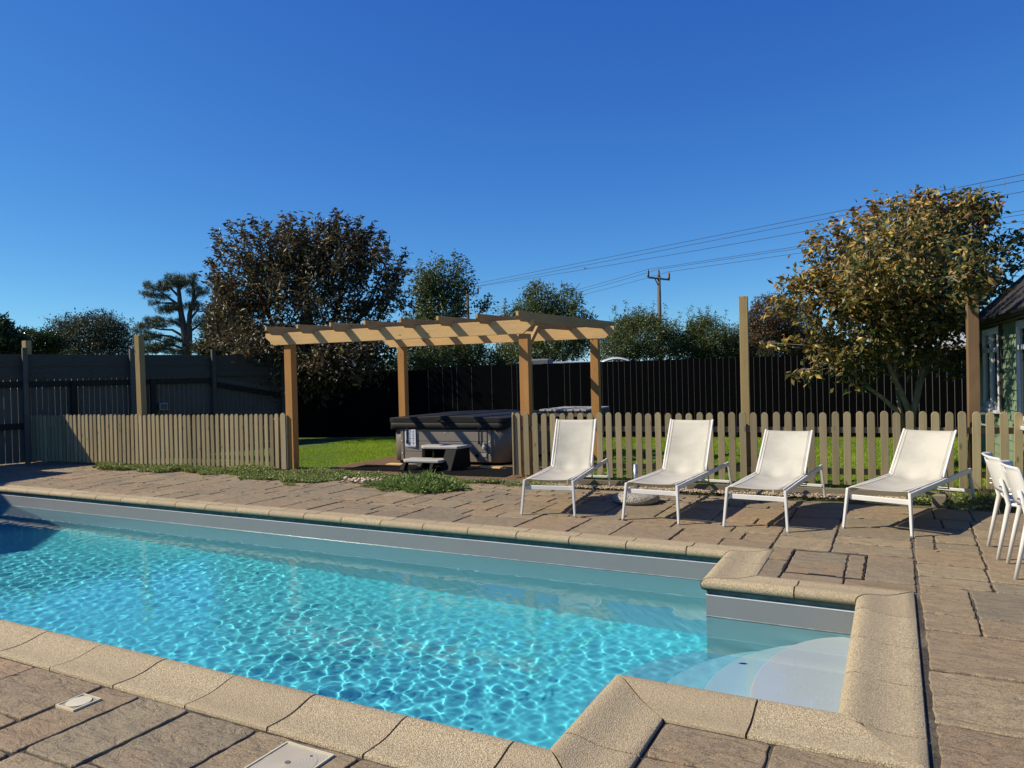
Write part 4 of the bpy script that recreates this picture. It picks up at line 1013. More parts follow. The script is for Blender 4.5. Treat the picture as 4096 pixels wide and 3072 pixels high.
leaf_bit('fallen_leaf', 'curled tan leaf on the paving between the two right loungers', 'leaf', 0.08, 8.95, 0.006, 0.05, (0.42, 0.28, 0.12), 0.1)
leaf_bit('fallen_leaf', 'pale green leaf on the paving left of the rightmost lounger', 'leaf', -0.36, 8.55, 0.006, 0.045, (0.32, 0.34, 0.14), 0.5)
leaf_bit('fallen_leaf', 'tan leaf on the paving in front of the rightmost lounger', 'leaf', 0.30, 7.22, 0.006, 0.03, (0.45, 0.24, 0.12), 1.2)
leaf_bit('fallen_leaf', 'reddish leaf on the slab at the near left corner', 'leaf', -4.36, 2.28, 0.006, 0.02, (0.20, 0.09, 0.05), 0.9)

# ================================================================== FOLIAGE TOOLS
def leaf_cloud(name, Pn, Dn, size, mat, parent, ratio=0.45, tint=None, seed=1, fold=0.25, droop=0.0):
    """one bent leaf (two triangles pairs) per point; Dn is the way each leaf points"""
    rs = np.random.RandomState(seed); N = len(Pn)
    D = Dn / (np.linalg.norm(Dn, axis=1, keepdims=True) + 1e-9); D[:, 2] -= droop; D /= (np.linalg.norm(D, axis=1, keepdims=True) + 1e-9)
    A = rs.normal(size=(N, 3)); S = np.cross(D, A); S /= (np.linalg.norm(S, axis=1, keepdims=True) + 1e-9); Nn = np.cross(S, D)
    L = (size * rs.uniform(0.65, 1.25, N))[:, None]; W = L * ratio
    base = Pn; tip = Pn + D * L - Nn * L * fold * 0.6; mid = Pn + D * L * 0.45
    l_ = mid + S * W * 0.5 - Nn * W * fold; r_ = mid - S * W * 0.5 - Nn * W * fold
    V = np.stack([base, l_, tip, r_, mid], 1).reshape(-1, 3)
    F = np.array([(0, 1, 4), (1, 2, 4), (2, 3, 4), (3, 0, 4)])[None] + (np.arange(N) * 5)[:, None, None]
    t = rs.rand(N) if tint is None else np.clip(tint, 0, 1)
    return mesh_obj(name, V, F.reshape(-1, 3), mat, parent, tint=np.repeat(t, 5))

def blob_points(blobs, n, rs, shell=0.5, rough=0.16):
    """points inside ellipsoids (x, y, z, rx, ry, rz), denser towards their skins"""
    b = np.array([x[:6] for x in blobs], float); vol = (b[:, 3] * b[:, 4] * b[:, 5]) ** 0.75; k = rs.choice(len(b), n, p=vol / vol.sum())
    d = rs.normal(size=(n, 3)); d /= np.linalg.norm(d, axis=1, keepdims=True)
    r = rs.uniform(0, 1, n) ** (1.0 / (3 + 5 * shell))
    r = r * (1 + rough * np.sin(d[:, 0] * 5 + k) * np.cos(d[:, 2] * 6 + 2 * k) + rs.normal(0, 0.05, n))
    P_ = b[k, :3] + d * r[:, None] * b[k, 3:6]
    return P_, d, k

def foliage_thing(kind, label, cat, base, blobs, leafmat, barkmat, n_tw, per, size, spread, seed, ratio=0.45, trunk_r=0.12, stems=None, group=None, up=0.4,
                  shell=0.5, twigs=160, droop=0.1, tintf=None, rough=0.16, shoots=None, limb_r=0.35, crown='crown'):
    rs = np.random.RandomState(seed); t = thing(kind, label, cat, tuple(base), 0, group)
    P_, d, k = blob_points(blobs, n_tw, rs, shell, rough)
    P_ = P_[P_[:, 2] > 0.05]; n_tw = len(P_); d = d[:n_tw]
    ctr = np.average([b[:3] for b in blobs], axis=0)
    out_ = P_ - np.array([ctr[0], ctr[1], ctr[2] - 0.3]); out_ /= np.linalg.norm(out_, axis=1, keepdims=True) + 1e-9
    tw = out_ * 0.8 + rs.normal(0, 0.5, P_.shape); tw[:, 2] += up; tw /= np.linalg.norm(tw, axis=1, keepdims=True)
    s_ = rs.uniform(-1, 0.4, (n_tw, per)) * spread
    LP = P_[:, None, :] + tw[:, None, :] * s_[..., None] + rs.normal(0, spread * 0.28, (n_tw, per, 3))
    LD = tw[:, None, :] * 0.5 + rs.normal(0, 0.7, (n_tw, per, 3))
    LP = LP.reshape(-1, 3); LD = LD.reshape(-1, 3)
    if shoots is not None:
        # upright leafy shoots standing clear of the crown
        for (p0, p1, m_) in shoots:
            p0 = np.array(p0); p1 = np.array(p1)
            q = rs.uniform(0.15, 1.0, m_) ** 0.45; ax = p1 - p0
            pp = p0 + q[:, None] * ax + rs.normal(0, spread * 0.16, (m_, 3)); LP = np.vstack([LP, pp]); LD = np.vstack([LD, rs.normal(0, 1, (m_, 3)) * [1, 1, 0.35]])
    z0, z1 = LP[:, 2].min(), LP[:, 2].max()
    tint = rs.rand(len(LP)) if tintf is None else tintf(LP, rs, ctr)
    leaf_cloud(crown, LP, LD, np.full(len(LP), size), leafmat, t, ratio, tint, seed, droop=droop)
    if barkmat is not None:
        mb = MB(); base = Vector(base)
        st = stems if stems else [(base, trunk_r)]
        lowest = min(b[2] - b[5] * 0.4 for b in blobs)
        order = list(range(len(blobs)))
        tops = []
        for (sb, r0) in st:
            sb = Vector(sb); c_ = Vector(tuple(ctr)); topp = sb.lerp(c_, 0.55) + Vector((rs.normal(0, .1), rs.normal(0, .1), 0))
            pts = [sb, sb.lerp(topp, .33) + Vector((rs.normal(0, .05), rs.normal(0, .05), 0)), sb.lerp(topp, .66) + Vector((rs.normal(0, .07), rs.normal(0, .07), 0)), topp]
            mb.tube(pts, [r0, r0 * .85, r0 * .72, r0 * .6], 9); tops.append((pts, r0))
        for bi, b in enumerate(blobs):
            pts, r0 = tops[bi % len(tops)]; a = pts[1].lerp(pts[3], rs.uniform(0.2, 1.0)); e = Vector(b[:3])
            m1 = a.lerp(e, .5) + Vector((rs.normal(0, .12), rs.normal(0, .12), rs.normal(0, .08)))
            mb.tube([a, m1, e], [r0 * limb_r * 1.2, r0 * limb_r * .8, r0 * limb_r * .4], 6)
            for q in range(3):
                e2 = e + Vector(tuple(rs.normal(0, 0.55, 3) * np.array(b[3:6]))); mb.tube([m1.lerp(e, rs.uniform(0, .8)), e.lerp(e2, .5), e2], [r0 * .14, r0 * .1, r0 * .05], 5, caps=False)
        sel = rs.choice(n_tw, min(twigs, n_tw), replace=False)
        for i in sel:
            p = Vector(tuple(P_[i])); bb = min(range(len(blobs)), key=lambda j: sum(((P_[i][q] - blobs[j][q]) / blobs[j][3 + q]) ** 2 for q in range(3)))
            e = Vector(blobs[bb][:3]); a = e.lerp(p, rs.uniform(.15, .45)); mb.tube([a, a.lerp(p, .5) + Vector(tuple(rs.normal(0, .04, 3))), p], [r0 * .07, r0 * .05, r0 * .025], 4, caps=False)
        if shoots is not None:
            for (p0, p1, m_) in shoots: mb.tube([p0, p1], [r0 * .06, r0 * .03], 4, caps=False)
        mb.build('trunk', barkmat, t, smooth=True)
    return t
def pxblob(px, py, d, rx, ry, rd=None):
    p = at(px, py, d); k = d / FPX; return (p[0], p[1], p[2], rx * k, (rd if rd else rx) * k, ry * k)
def foot(px, d, z=0.0):
    p = at(px, 1500, d); return (p[0], p[1], z)

# ---- horse chestnut behind the corner of the fence
D = 20.5
cb = [pxblob(1230, 1180, D, 250, 210, 220), pxblob(1010, 1120, D + .3, 150, 160), pxblob(1200, 1010, D, 180, 110), pxblob(1400, 1000, D + .2, 140, 100), pxblob(1520, 1180, D, 110, 150), pxblob(930, 1270, D, 100, 120),
      pxblob(1080, 1390, D - .6, 200, 110), pxblob(1330, 1420, D - .6, 230, 120), pxblob(1480, 1400, D - .3, 120, 140), pxblob(1240, 1520, D + .6, 260, 100)]
rs_ = np.random.RandomState(4); sh_ = []
for (px, py) in [(850, 925), (915, 900), (1010, 878), (1060, 895), (1130, 872), (1160, 865), (1215, 880), (1345, 852), (1355, 870), (1440, 880), (1530, 930), (1560, 1010), (1625, 1015), (1600, 1100), (835, 1050), (870, 1110), (1280, 895), (1490, 900), (1395, 880), (960, 890)]:
    p1 = at(px, py - 12, D + rs_.uniform(-.6, .6)); c0 = at(1230 + (px - 1230) * .78, py + 190, D); sh_.append((tuple(c0), tuple(p1), 90))
    p2 = at(px + rs_.uniform(-55, 55), py + rs_.uniform(25, 60), D + rs_.uniform(-1.5, 1.5)); sh_.append((tuple(at(1230 + (px - 1230) * .75, py + 200, D)), tuple(p2), 80))
foliage_thing('horse_chestnut_tree', 'large dark horse chestnut behind the pergola with browning leaves', 'tree', foot(1240, D + .5), cb, L_chest, M_bark, 1800, 18, 0.155, 0.31, 21, ratio=0.36, trunk_r=0.24,
              shoots=sh_, twigs=320, shell=0.12, droop=0.15, rough=0.42, up=0.6)

# ---- pine and dark conifer behind the left fence
D = 40.0
pb = [pxblob(a_, b_, D, c_, e_) for a_, b_, c_, e_ in [(700, 1110, 42, 14), (690, 1135, 55, 14), (640, 1150, 45, 13), (590, 1140, 20, 15), (600, 1175, 40, 12), (755, 1130, 40, 16), (770, 1105, 24, 12), (790, 1165, 45, 20), (650, 1185, 30, 11), (612, 1212, 26, 9),
      (700, 1225, 40, 13), (660, 1240, 40, 13), (780, 1225, 40, 20), (620, 1278, 40, 12), (585, 1300, 38, 14), (560, 1322, 34, 14), (640, 1300, 34, 12), (700, 1285, 30, 12), (600, 1345, 50, 14), (560, 1365, 34, 22), (640, 1385, 60, 16), (590, 1400, 60, 16), (690, 1365, 36, 16), (740, 1300, 24, 12), (810, 1290, 40, 24), (830, 1395, 60, 18), (700, 1410, 50, 12), (760, 1390, 34, 14)]]
PN = foliage_thing('pine_tree', 'open spreading pine behind the left fence with sky between its branches', 'tree', foot(752, D), pb, L_pine, None, 2000, 22, 0.13, 0.16, 31, ratio=0.16, trunk_r=0.21, twigs=90, shell=0.05, up=0.15, droop=-0.1, rough=0.15, limb_r=0.22)
mb = MB()
def pst(pts, r0, r1, n=7):
    k = len(pts); mb.tube([tuple(at(px, py, D)) for px, py in pts], [r0 + (r1 - r0) * i / (k - 1) for i in range(k)], n)
pst([(752, 1560), (748, 1420), (738, 1330), (722, 1240), (716, 1170), (706, 1105)], .26, .07, 9)
pst([(750, 1450), (757, 1340), (758, 1260), (775, 1190), (772, 1110)], .20, .05, 8)
for b_ in [[(740, 1350), (690, 1320), (640, 1318), (590, 1305)], [(742, 1370), (680, 1345), (620, 1340), (565, 1325)], [(735, 1310), (690, 1285), (625, 1280)], [(722, 1225), (680, 1195), (640, 1165), (592, 1143)], [(720, 1215), (670, 1212), (615, 1212)], [(718, 1190), (680, 1150), (645, 1148)],
           [(745, 1400), (690, 1380), (600, 1350)], [(748, 1410), (660, 1395), (590, 1398)], [(758, 1280), (790, 1240), (800, 1215)], [(760, 1230), (785, 1190), (800, 1165)], [(726, 1250), (700, 1235), (660, 1240)], [(716, 1160), (735, 1135), (760, 1128)], [(756, 1330), (790, 1305), (815, 1290)], [(750, 1400), (790, 1395), (830, 1395)]]:
    pst(b_, .085, .025, 5)
mb.build('trunk', M_bark, PN, smooth=True)
D = 37.0
db = [pxblob(905, 1180, D, 45, 70), pxblob(930, 1260, D, 70, 70), pxblob(900, 1350, D, 90, 80), pxblob(860, 1270, D, 40, 60), pxblob(960, 1370, D, 90, 70), pxblob(840, 1400, D, 60, 30)]
foliage_thing('dark_conifer', 'dense nearly black conifer between the pine and the chestnut', 'tree', foot(910, D), db, L_dark, M_bark, 2000, 12, 0.22, 0.3, 33, ratio=0.25, trunk_r=0.25, twigs=40, shell=0.5)
# ---- shrubs over the left fence
D = 25.0
foliage_thing('dark_shrub', 'broad dark shrub with wispy sprigs above the left fence', 'shrub', foot(380, D), [pxblob(360, 1330, D, 150, 70), pxblob(300, 1370, D, 110, 60), pxblob(450, 1360, D, 90, 60), pxblob(280, 1300, D, 50, 40), pxblob(400, 1290, D, 80, 40), pxblob(370, 1420, D, 170, 60)],
              L_dark, M_bark, 2100, 12, 0.075, 0.26, 41, trunk_r=0.10, shoots=[(tuple(at(300, 1330, D)), tuple(at(215, 1275, D)), 40), (tuple(at(420, 1300, D)), tuple(at(415, 1235, D)), 40), (tuple(at(430, 1310, D)), tuple(at(448, 1243, D)), 40), (tuple(at(470, 1340, D)), tuple(at(535, 1272, D)), 50), (tuple(at(350, 1300, D)), tuple(at(268, 1255, D)), 40), (tuple(at(370, 1300, D)), tuple(at(350, 1245, D)), 40), (tuple(at(470, 1350, D)), tuple(at(505, 1290, D)), 40)])
D = 21.0
foliage_thing('laurel_bush', 'glossy green laurel at the far left above the fence', 'bush', foot(20, D), [pxblob(-10, 1350, D, 70, 70), pxblob(40, 1380, D, 60, 50), pxblob(5, 1310, D, 25, 35)], L_laurel, M_bark, 700, 9, 0.13, 0.2, 43, ratio=0.38, trunk_r=0.08, twigs=20, up=0.8)
D = 22.5
foliage_thing('mixed_bush', 'green bush with small leaves between the laurel and the dark shrub', 'bush', foot(160, D), [pxblob(150, 1375, D, 75, 50), pxblob(110, 1350, D, 35, 35), pxblob(205, 1370, D, 50, 45)], L_laurel, M_bark, 900, 9, 0.09, 0.2, 44, trunk_r=0.07, twigs=20)

# ---- pear, ash, hedge bushes and copper tree behind the black fence
D = 24.0
foliage_thing('pear_tree', 'slender upright pear tree with green leaves right of the chestnut', 'tree', foot(1790, D), [pxblob(1700, 1150, D, 60, 90), pxblob(1760, 1110, D, 60, 70), pxblob(1835, 1130, D, 55, 90), pxblob(1760, 1250, D, 100, 80), pxblob(1835, 1235, D, 30, 40), pxblob(1935, 1222, D, 30, 26), pxblob(1690, 1330, D, 90, 90), pxblob(1800, 1370, D, 90, 80), pxblob(1700, 1430, D, 60, 60)],
              L_green, M_barkpale, 1300, 11, 0.105, 0.3, 51, ratio=0.5, trunk_r=0.10, shell=0.3, twigs=200, stems=[((*foot(1760, D)[:2], 0), .09), ((*foot(1830, D)[:2], 0), .07)],
              shoots=[(tuple(at(a, b + 110, D)), tuple(at(a + c, b, D)), 34) for a, b, c in [(1815, 1005, 5), (1833, 1022, 4), (1850, 1030, 12), (1775, 1040, 0), (1690, 1045, -8), (1740, 1030, 15), (1885, 1060, 0), (1945, 1170, 10), (1620, 1080, -10)]])
D = 29.0
foliage_thing('ash_tree', 'rounded green ash tree behind the pergola roof, left of the utility pole', 'tree', foot(2180, D), [pxblob(2160, 1200, D, 70, 70), pxblob(2260, 1205, D, 60, 60), pxblob(2130, 1280, D, 110, 80), pxblob(2270, 1290, D, 100, 80), pxblob(2050, 1290, D, 50, 60), pxblob(2200, 1380, D, 160, 70), pxblob(2330, 1330, D, 50, 60), pxblob(2080, 1390, D, 90, 70)],
              L_green, M_bark, 2000, 13, 0.13, 0.32, 53, ratio=0.32, trunk_r=0.16, twigs=90, shell=0.5, shoots=[(tuple(at(a, b + 90, D)), tuple(at(a, b, D)), 40) for a, b in [(2140, 1130), (2155, 1120), (2255, 1140), (2270, 1145), (2325, 1170), (2020, 1190), (2365, 1255), (2380, 1270)]], tintf=lambda P_, rs, c: rs.rand(len(P_)) * 0.75 + 0.15)
for i, (lab, kind, D, bl, mat, sd, n_) in enumerate([
    ('broad rounded hedge bush left of the utility pole, behind the black fence', 'hedge_bush', 27.0, [(2560, 1350, 150, 90), (2470, 1400, 90, 70), (2660, 1370, 90, 80), (2560, 1290, 80, 40), (2500, 1310, 60, 40)], L_green, 61, 2200),
    ('hedge bush right of the utility pole with pale upright sprigs', 'hedge_bush', 27.5, [(2830, 1360, 110, 80), (2760, 1390, 80, 70), (2800, 1300, 50, 40), (2900, 1390, 80, 60)], L_green, 62, 1700),
    ('dark dense bush behind the far end of the black fence, seen through the pergola', 'hedge_bush', 22.5, [(1640, 1470, 110, 60), (1780, 1450, 130, 75), (1930, 1440, 90, 50), (2060, 1430, 80, 50), (1850, 1380, 90, 50)], L_green, 65, 1900),
    ('low green bush just left of the tall pale timber post', 'hedge_bush', 28.0, [(2990, 1370, 70, 70), (2960, 1400, 60, 60), (3040, 1400, 70, 60)], L_dark, 63, 900),
    ('dark bush behind the black fence under the copper tree', 'hedge_bush', 26.5, [(3160, 1410, 130, 50), (3290, 1410, 120, 60)], L_dark, 64, 1100)]):
    foliage_thing(kind, lab, 'bush', foot(bl[0][0], D), [pxblob(a, b, D, c, e) for a, b, c, e in bl], mat, M_bark, n_, 11, 0.085, 0.26, sd, trunk_r=0.08, twigs=20, shell=0.7,
                  group='hedge bushes behind the black fence', shoots=[(tuple(at(a + q * c * .6, b - e * .6, D)), tuple(at(a + q * c * .7, b - e - 30 - 14 * (q % 2), D)), 22) for (a, b, c, e) in bl for q in (-1, 0, 1)] if i < 2 else None, crown='foliage')
D = 25.5
foliage_thing('copper_tree', 'small round copper brown tree behind the tall pale timber post', 'tree', foot(3120, D), [pxblob(3090, 1260, D, 100, 80), pxblob(3180, 1290, D, 90, 80), pxblob(3060, 1330, D, 80, 60), pxblob(3200, 1370, D, 90, 60), pxblob(3010, 1280, D, 30, 40)], L_brown, M_bark, 1500, 12, 0.085, 0.25, 71, trunk_r=0.1, twigs=50, shell=0.7)
D = 31.0
foliage_thing('willow_bush', 'small grey green tree seen between the autumn tree and the cabin post', 'tree', foot(3810, D), [pxblob(3810, 1290, D, 50, 60), pxblob(3780, 1330, D, 60, 50), pxblob(3840, 1250, D, 30, 40)], L_green, M_bark, 500, 11, 0.10, 0.25, 73, trunk_r=0.08, twigs=30, shell=0.4)

# ---- the autumn tree in front of the black fence
D = 11.7
def ft(px, py, rx, ry, dd=0.0, rd=None): return pxblob(px, py, D + dd, rx, ry, rd or rx * (1.45 if rx > 90 else 1.0))
fb = [ft(3560, 1130, 240, 170), ft(3760, 930, 190, 120, .3), ft(3500, 960, 150, 110, -.2), ft(3800, 1090, 150, 120), ft(3360, 1150, 130, 110, -.3), ft(3300, 1010, 80, 90, -.3), ft(3170, 1130, 70, 40, -.3), ft(3260, 1290, 80, 50, -.4), ft(3680, 1250, 200, 110), ft(3480, 1290, 150, 110, -.2),
      ft(3650, 840, 130, 60, .2), ft(3850, 850, 110, 60, .3), ft(3960, 1040, 90, 60), ft(4040, 980, 50, 50), ft(4080, 1080, 40, 50, -.2), ft(3230, 1130, 90, 40, -.3), ft(3200, 1220, 90, 40, -.4), ft(3380, 1400, 120, 60, -.3), ft(3560, 1400, 150, 80), ft(3720, 1380, 110, 90, .2), ft(3310, 1380, 60, 30, -.4), ft(3230, 1480, 50, 22, -.5), ft(3420, 1500, 50, 50, -.3), ft(3800, 1250, 90, 70, .2), ft(3900, 1170, 70, 60), ft(3800, 1440, 60, 40, .2), ft(3520, 1010, 150, 100, -1.3, 90), ft(3700, 930, 150, 90, -1.5, 90), ft(3620, 1120, 160, 90, -1.5, 90), ft(3900, 1090, 80, 60, -2.85, 50), ft(3830, 1010, 90, 60, -2.2, 70), ft(3420, 1130, 110, 80, -1.2, 80), ft(3480, 1000, 120, 80, -2.1, 70), ft(3600, 930, 110, 70, -2.1, 70), ft(3420, 1090, 90, 60, -2.0, 60), ft(3560, 1060, 110, 70, -2.3, 60)] + [ft(3870, 1070, 75, 55, -3.0, 45), ft(3920, 1120, 55, 50, -2.95, 45), ft(3840, 1130, 50, 40, -3.0, 40)] * 3
rs_ = np.random.RandomState(8); fsh = []
for (px, py, bx, by) in [(3240, 930, 3320, 1050), (3330, 880, 3400, 1000), (3250, 1080, 3380, 1120), (3090, 1190, 3250, 1230), (3050, 1370, 3250, 1400), (3140, 1350, 3330, 1390), (3160, 1500, 3330, 1470), (3490, 800, 3520, 930), (3580, 790, 3600, 900), (3720, 755, 3720, 880), (3820, 760, 3800, 880), (3905, 765, 3880, 880), (3960, 820, 3900, 900), (4090, 930, 3980, 1030),
                         (4130, 1050, 4000, 1090), (3970, 980, 3900, 1030), (3420, 830, 3450, 950), (3660, 770, 3680, 880), (3080, 1240, 3230, 1260), (3870, 1440, 3760, 1400), (3920, 1430, 3800, 1380), (3450, 1560, 3470, 1430), (3830, 1500, 3780, 1420), (4040, 1130, 3950, 1090), (3870, 1200, 3820, 1130)]:
    fsh.append((tuple(at(bx, by, D + rs_.uniform(-.3, .2))), tuple(at(px, py, D + rs_.uniform(-.5, .3))), 44))
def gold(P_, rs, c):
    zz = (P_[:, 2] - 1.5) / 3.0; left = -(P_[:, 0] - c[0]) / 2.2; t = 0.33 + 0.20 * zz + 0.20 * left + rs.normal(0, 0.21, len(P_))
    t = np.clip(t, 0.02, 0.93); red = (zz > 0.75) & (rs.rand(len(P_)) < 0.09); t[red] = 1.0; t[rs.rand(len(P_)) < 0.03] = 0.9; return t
tb_ = foot(3640, 11.7)
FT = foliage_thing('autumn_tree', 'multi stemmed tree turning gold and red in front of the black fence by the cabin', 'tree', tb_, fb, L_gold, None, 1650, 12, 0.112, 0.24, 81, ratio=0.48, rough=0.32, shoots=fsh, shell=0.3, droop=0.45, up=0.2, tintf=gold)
mb = MB()
def stem(pts, r0, r1, n=9):
    k = len(pts); mb.tube([tuple(at(px, py, D + dd)) for px, py, dd in pts], [r0 + (r1 - r0) * i / (k - 1) for i in range(k)], n)
g0 = (3640, 1770, 0.0)
stem([g0, (3650, 1650, 0), (3665, 1600, 0), (3690, 1480, 0.05), (3715, 1370, 0.1), (3735, 1250, .15), (3760, 1100, .2), (3790, 950, .2)], .062, .022)
stem([g0, (3640, 1655, 0), (3605, 1570, -.05), (3560, 1470, -.1), (3510, 1360, -.1), (3490, 1200, -.1), (3480, 1050, -.1)], .055, .018)
stem([g0, (3585, 1640, -.05), (3530, 1590, -.1), (3460, 1540, -.15), (3400, 1470, -.2), (3350, 1390, -.3)], .045, .012)
stem([g0, (3600, 1640, .1), (3590, 1560, .1), (3580, 1400, .1), (3600, 1200, .1), (3620, 1000, .15)], .04, .014)
stem([g0, (3668, 1580, .1), (3700, 1500, .2), (3760, 1380, .3), (3830, 1250, .2), (3900, 1150, .1)], .03, .010)
stem([(3735, 1250, .15), (3820, 1130, .1), (3920, 1050, .05), (4060, 990, 0)], .024, .008, 7)
stem([(3500, 1330, -.1), (3400, 1220, -.2), (3280, 1160, -.3), (3150, 1200, -.4)], .02, .006, 7)
stem([(3540, 1420, -.1), (3470, 1400, -.2), (3300, 1385, -.3), (3080, 1372, -.4)], .014, .004, 6)
stem([(3480, 1150, -.1), (3380, 1020, -.2), (3270, 950, -.3)], .016, .005, 6)
for (p0, p1, m_) in fsh: mb.tube([p0, p1], [.009, .003], 4, caps=False)
anch = [Vector(tuple(at(px, py, D + dd))) for px, py, dd in [(3690, 1480, .05), (3715, 1370, .1), (3735, 1250, .15), (3760, 1100, .2), (3560, 1470, -.1), (3510, 1360, -.1), (3490, 1200, -.1), (3400, 1470, -.2), (3580, 1400, .1), (3600, 1200, .1)]]
for b in fb[:-9]:
    e = Vector(b[:3]); a = min(anch, key=lambda p: (p - e).length + max(0, p.z - e.z)); mb.tube([a, a.lerp(e, .5) + Vector((0, 0, .08)), e], [.020, .014, .009], 6)
for q in range(90):
    b = fb[rs_.randint(len(fb))]; e = Vector(tuple(np.array(b[:3]) + rs_.normal(0, .5, 3) * np.array(b[3:6]))); a = Vector(b[:3]); mb.tube([a, a.lerp(e, .5) + Vector((0, 0, .03)), e], [.010, .007, .003], 4, caps=False)
mb.build('trunk', M_barkpale, FT, smooth=True)

# ================================================================== UTILITY POLES AND WIRES
M_pole = wood('pole_wood', (0.13, 0.11, 0.09), (0.08, 0.065, 0.05), 'z', 8)
M_ins = plain('dark_insulator', (0.03, 0.02, 0.02), 0.3)
WH = 9.4
def wpt(px, py): return Vector(tuple(on_z(px, py, WH)))
def pole(label, ins, topz, hide=None):
    c = (ins[0] + ins[2]) / 2; t = thing('utility_pole', label, 'utility pole', (c.x, c.y, 0), 0, 'wooden utility poles carrying three wires')
    MB().tube([(c.x, c.y, -0.5), (c.x, c.y, topz)], [.20, .14], 14).build('pole', M_pole, t, smooth=True)
    d = (ins[2] - ins[0]).normalized(); a = ins[0] - d * .05; b = ins[2] + d * .05; z = WH - 0.62
    MB().beam((a.x, a.y, z), (b.x, b.y, z), .10, .12).build('crossarm', M_pole, t)
    MB().beam((c.x - d.x * .5, c.y - d.y * .5, z), (c.x, c.y, z - .6), .05, .06).build('stay', M_pole, t)
    for i in ins: MB().lathe([(0.03, -.56), (.09, -.54), (.11, -.45), (.07, -.42), (.11, -.33), (.07, -.30), (.11, -.2), (.07, -.17), (.05, -.05), (.03, .0)], (i.x, i.y, WH), 12).build('insulator', M_ins, t, smooth=True)
I1 = [wpt(2592, 1077), wpt(2634, 1077), wpt(2675, 1087)]
I2 = [wpt(1826, 1150), wpt(1868, 1152), wpt(1911, 1146)]
pole('wooden utility pole standing clear above the hedge right of the pergola', I1, 9.0)
pole('utility pole half hidden by the pear tree', I2, 8.9)
M_wire = plain('wire', (0.03, 0.03, 0.035), 0.6)
def wire(label, A, B, mid=None, r=0.014):
    """straight in plan, sagging between its two supports; mid = photo pixel it passes through"""
    sag = 0.5
    if mid:
        v = CM @ np.array([(mid[0] - 2048) / FPX, -(mid[1] - 1536) / FPX, -1.0]); dd = B - A
        M2 = np.array([[v[0], -dd.x], [v[1], -dd.y]]); k, s = np.linalg.solve(M2, np.array([A.x, A.y])); z = v[2] * k + EYE
        sag = max(0.0, (A.z + (B.z - A.z) * s - z) / max(4 * s * (1 - s), .05))
    pts = [A.lerp(B, i / 24) - Vector((0, 0, 4 * sag * (i / 24) * (1 - i / 24))) for i in range(25)]
    tag(MB().tube(pts, r, 5).build('overhead_wire', M_wire), label, 'overhead wire', 'overhead electricity wires crossing the sky')
for i, (y0, ym) in enumerate(((697, 935), (720, 953), (759, 982))):
    A = wpt(4096, y0); B = I2[i]; wire(['top wire of the upper three crossing the sky behind the autumn tree', 'middle wire of the upper three crossing the sky', 'lowest wire of the upper three crossing the sky'][i], A + (A - B) * .15, B, (2900, ym))
for i, (y0, ym) in enumerate(((839, 1028), (857, 1036), (884, 1053))):
    A = wpt(4096, y0); B = I1[i]; wire(['top wire of the lower three, right of the clear utility pole', 'middle wire of the lower three, right of the clear utility pole', 'lowest wire of the lower three, right of the clear utility pole'][i], A + (A - B) * .15, B, (3100, ym - 28))
for i, (yl) in enumerate((1213, 1225, 1237)):
    A = I1[i]; B = wpt(1985, yl); wire(['top wire running left from the clear utility pole', 'middle wire running left from the clear utility pole', 'lowest wire running left from the clear utility pole'][i], A, B + (B - A) * .4)
# a gliding bird
bp = at(2338, 1073, 60.0); bt = MB()
bt.add([(-.32, -.25, .02), (-.05, .10, .06), (0, .03, 0), (.05, .10, .06), (.42, -.05, .16), (.1, -.08, .05), (0, -.28, 0), (-.1, -.08, .05), (0, -.05, -.05)], [(0, 1, 7), (1, 2, 7), (2, 3, 5), (3, 4, 5), (2, 5, 7), (7, 5, 6), (7, 8, 2), (8, 5, 2), (6, 5, 8), (6, 8, 7)])
bo = bt.build('bird', plain('bird_dark', (0.12, 0.10, 0.09), 0.8)); bo.location = tuple(bp); bo.rotation_euler = (0.3, 0.2, 0.9); tag(bo, 'small dark bird gliding below the upper wires left of the utility pole', 'bird')

